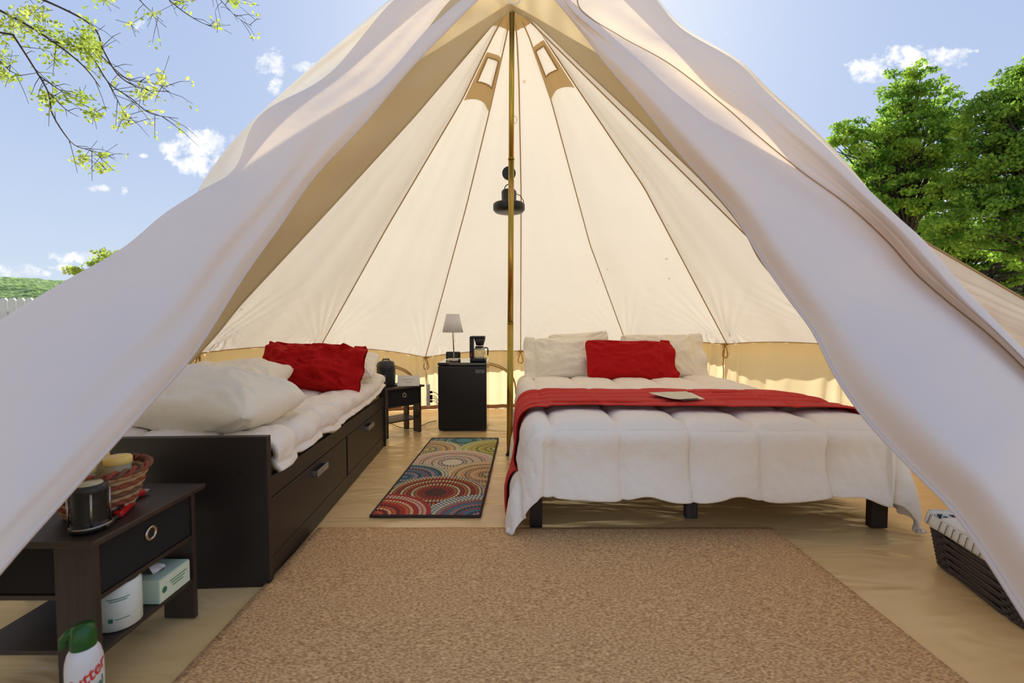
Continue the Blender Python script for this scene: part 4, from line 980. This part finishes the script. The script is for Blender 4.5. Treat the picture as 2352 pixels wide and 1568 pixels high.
# leaves generator
def leaves(name, pts, size, m, parent, origin, seed=0, jit=.5):
    rng = np.random.default_rng(seed); n = len(pts); p = np.asarray(pts, float)-np.asarray(origin)
    a = rng.normal(size=(n, 3)); a /= np.linalg.norm(a, axis=1)[:, None]; b = rng.normal(size=(n, 3)); b -= (a*b).sum(1)[:, None]*a; b /= np.linalg.norm(b, axis=1)[:, None]
    s = size*(1-jit/2+jit*rng.random((n, 1)))
    v = np.stack([p-a*s, p+b*s*.55, p+a*s, p-b*s*.55], 1).reshape(-1, 3)
    f = np.arange(n*4)
    me = bpy.data.meshes.new(name); me.vertices.add(n*4); me.vertices.foreach_set('co', v.ravel()); me.loops.add(n*4); me.loops.foreach_set('vertex_index', f)
    me.polygons.add(n); me.polygons.foreach_set('loop_start', np.arange(n)*4); me.update()
    o = finish(name, me, m, parent); o['kind'] = 'stuff'; return o
def tree(label, base, h, blobs, nleaf, lsize, m, seed, group='trees beyond the tent'):
    t_ = thing('tree', label, 'tree', base, group=group); rng = random.Random(seed); pts = []
    tot = sum(b[3]*b[4]*b[5] for b in blobs)
    r2 = np.random.default_rng(seed)
    br = MB(); br.tube([Vector((0,0,0)), Vector((.1,0,h*.3)), Vector((.0,0,h*.6)), Vector((.1,0,h*.9))], [.26,.2,.13,.04], 10)
    tw = MB()
    for b in blobs:
        # sub-clumps on each blob
        c = np.array(b[:3]); R = np.array(b[3:6]); nc = max(10, int(46*(b[3]*b[4]*b[5])**.5))
        d = r2.normal(size=(nc, 3)); d /= np.linalg.norm(d, axis=1)[:, None]
        cc = c+d*R*(.35+.65*r2.random((nc, 1))**.45)
        for q_ in cc[:: 3]:
            st = Vector((0, 0, h*.35)).lerp(Vector((0,0,h*.85)), rng.random()*.8); e_ = Vector(q_)
            if st.z > e_.z-.3: st.z = max(h*.25, e_.z-1.2)
            mid_ = st.lerp(e_, .5)+Vector((0,0,.35)); br.tube([st, mid_, e_], [.07,.045,.012], 5)
        nl = int(nleaf*(b[3]*b[4]*b[5])/tot); k = r2.integers(0, nc, nl)
        off = r2.normal(size=(nl, 3)); off /= np.linalg.norm(off, axis=1)[:, None]; off *= (r2.random((nl, 1))**.5)*(.16+.13*np.min(R)*1.5)
        off[:, 2] *= .55
        pts.append(cc[k]+off)
    br.build('trunk', 'bark', t_, True)
    leaves('foliage', np.concatenate(pts), lsize, m, t_, (0,0,0), seed)
    return t_
def bl(px, py, d, rx, ry, base, depth=None):
    p = P(px, py, d)-Vector(base); k = d/F
    return (p.x, p.y, p.z, rx*k, (depth or rx*.8)*k, ry*k)
Tb = Vector((P(2075,740,22).x, 22, 0))
tree('tall leafy tree standing first right of the tent roof', Tb, 12.5, [bl(2090,215,22,62,68,Tb), bl(2000,330,22,85,60,Tb), bl(2110,330,22,100,70,Tb), bl(1985,430,22,70,55,Tb), bl(2090,450,22,110,60,Tb), bl(2195,240,22.5,35,50,Tb), bl(1950,300,22,40,30,Tb)], 36000, .085, 'leaf_dark', 5)
Tb = Vector((P(2400,740,19).x, 19, 0))
tree('dense broad tree at the right edge of the frame', Tb, 12, [bl(2330,230,19,75,80,Tb), bl(2250,290,19,60,70,Tb), bl(2310,400,19,110,85,Tb), bl(2250,500,19,110,70,Tb), bl(2380,330,19,90,160,Tb), bl(2400,530,19,120,80,Tb), bl(2420,180,19,90,80,Tb)], 48000, .08, 'leaf_dark2', 8)
Tb = Vector((P(2200,740,27).x, 27, 0))
tree('lower bushy tree filling the gap behind the right flap', Tb, 6, [bl(2140,560,27,110,70,Tb), bl(2260,600,27,120,60,Tb), bl(2050,520,27,90,45,Tb), bl(2360,600,27,100,50,Tb), bl(2370,690,33,120,70,Tb)], 26000, .11, 'leaf_dark', 11)
Tb = Vector((P(240,740,12).x, 12, 0))
tree('small leafy tree peeking over the left flap', Tb, 2.3, [bl(205,618,12,34,34,Tb), bl(240,600,12,32,30,Tb), bl(280,620,12,50,50,Tb)], 2200, .05, 'leaf_light', 12)
# overhanging branches, top left
tb_ = Vector((-7.6, 5.2, 0)); ov = thing('tree', 'light green budding tree whose branches hang into the upper left', 'tree', tb_, group='trees beyond the tent')
MB().tube([(0,0,0),(.1,0,2),(.3,0,4.2),(.6,0,6.2)], [.28,.22,.16,.1], 10).build('trunk', 'bark', ov, True)
BR = [([(-260,-60),(-60,0),(40,45),(120,95),(190,150),(230,200)], 4.6, .016), ([(-60,-60),(100,0),(210,58),(240,120),(275,175),(330,205),(390,210)], 4.8, .012),
      ([(120,95),(200,120),(250,190),(300,225),(345,260),(410,272)], 4.7, .009), ([(30,80),(75,150),(110,210),(120,260),(150,310),(175,335),(215,350),(262,392)], 4.5, .009),
      ([(250,190),(280,250),(300,290)], 4.7, .006), ([(110,210),(150,250),(180,268)], 4.5, .006), ([(280,-50),(330,10),(375,50)], 5, .007), ([(350,-40),(400,10),(450,45),(495,65)], 5, .008), ([(480,-30),(520,15),(545,40),(578,60)], 5.2, .005),
      ([(-80,60),(-20,120),(20,160),(50,175)], 4.5, .009), ([(85,170),(150,215),(230,262),(215,240)][:3], 4.6, .006), ([(225,120),(290,180),(345,190),(385,200)], 4.8, .006)]
br = MB(); lp2 = []; r2 = random.Random(3)
for pts, d, r_ in BR:
    w = [P(x, y, d+.15*math.sin(i*1.3)) for i, (x, y) in enumerate(pts)]
    n_ = 8*len(pts); cc = [curve(w, k/n_)-tb_ for k in range(n_+1)]
    br.tube(cc, [max(.0025, r_*(1-.75*k/n_)) for k in range(n_+1)], 6)
    for k in range(2, n_, 2):
        if r2.random() < .5:
            q0 = cc[k]; dv = Vector((r2.uniform(-.1,.35), r2.uniform(-.1,.1), r2.uniform(-.3,.12))); q1 = q0+dv*.6+Vector((0,0,.02)); q2 = q0+dv
            br.tube([q0, q1, q2], [.003,.0025,.0015], 5)
            if r2.random() < .5: lp2 += [q2+Vector((r2.gauss(0,.03), r2.gauss(0,.03), r2.gauss(0,.03))) for _ in range(5)]
for (x, y, sx_, sy_, n_) in ((30,60,45,35,150),(100,70,40,25,110),(160,100,60,26,150),(200,90,22,45,200),(215,120,18,30,120),(120,225,36,18,90),(185,225,22,14,60),(215,262,16,12,50),(190,365,14,14,40),(240,385,22,10,40),(235,355,14,8,25),
        (5,130,20,45,80),(370,185,14,18,45),(330,215,22,15,40),(280,275,16,22,45),(300,55,10,10,12),(350,35,14,10,22),(500,60,12,8,14),(540,5,16,8,24),(240,0,30,10,30),(75,30,40,20,80),(420,5,14,8,16),(130,140,50,22,40),(20,175,28,18,50)):
    for _ in range(n_): lp2.append(P(r2.gauss(x, sx_*.6), r2.gauss(y, sy_*.6), 4.65+r2.gauss(0, .15))-tb_)
    c0 = P(x, y, 4.65)-tb_
    for _ in range(3): br.tube([c0+Vector((r2.gauss(0,.12),0,r2.gauss(0,.08))), c0, c0+Vector((r2.gauss(0,.1),0,r2.gauss(0,.08)))], .0022, 4)
br.tube([Vector((.5,0,5.5)), Vector((.9,-.2,5.4)), P(-260,-60,4.6)-tb_], [.06,.04,.016], 8); br.tube([Vector((.5,0,5.8)), P(-60,-60,4.8)-tb_], [.05,.012], 8)
br.tube([P(-60,-60,4.8)-tb_, P(280,-50,5)-tb_, P(480,-30,5.2)-tb_], [.02,.012,.005], 6)
br.tube([P(-260,-60,4.6)-tb_, P(-80,60,4.5)-tb_, P(30,80,4.5)-tb_], [.014,.01,.009], 6)
br.build('branches', 'bark', ov, True)
leaves('foliage', [tuple(p) for p in lp2], .024, 'leaf_light', ov, (0,0,0), 7)
# gazebo
gz = P(2362,690,30); gzo = Vector((gz.x+.5, 30, 0)); gb = thing('gazebo', 'small brown shingled gazebo at the far right edge', 'gazebo', gzo)
top = P(2362,628,30).z; ev = P(2300,655,30).z
for i in range(7):
    a0 = i/7; a1 = (i+1)/7; w0, w1 = 2.0*a0+.1, 2.0*a1+.14; z0, z1 = top-(top-ev)*a0, top-(top-ev)*a1-.03
    MB().lathe([(w0,z0),(w1,z1),(w1,z1-.03)], n=6, cap=False).build('shingle_course', 'shingle', gb)
for k in range(6):
    a = k*PI/3; MB().tube([(1.8*math.cos(a),1.8*math.sin(a),0),(1.8*math.cos(a),1.8*math.sin(a),ev)], .07, 8).build('post', 'bark', gb)
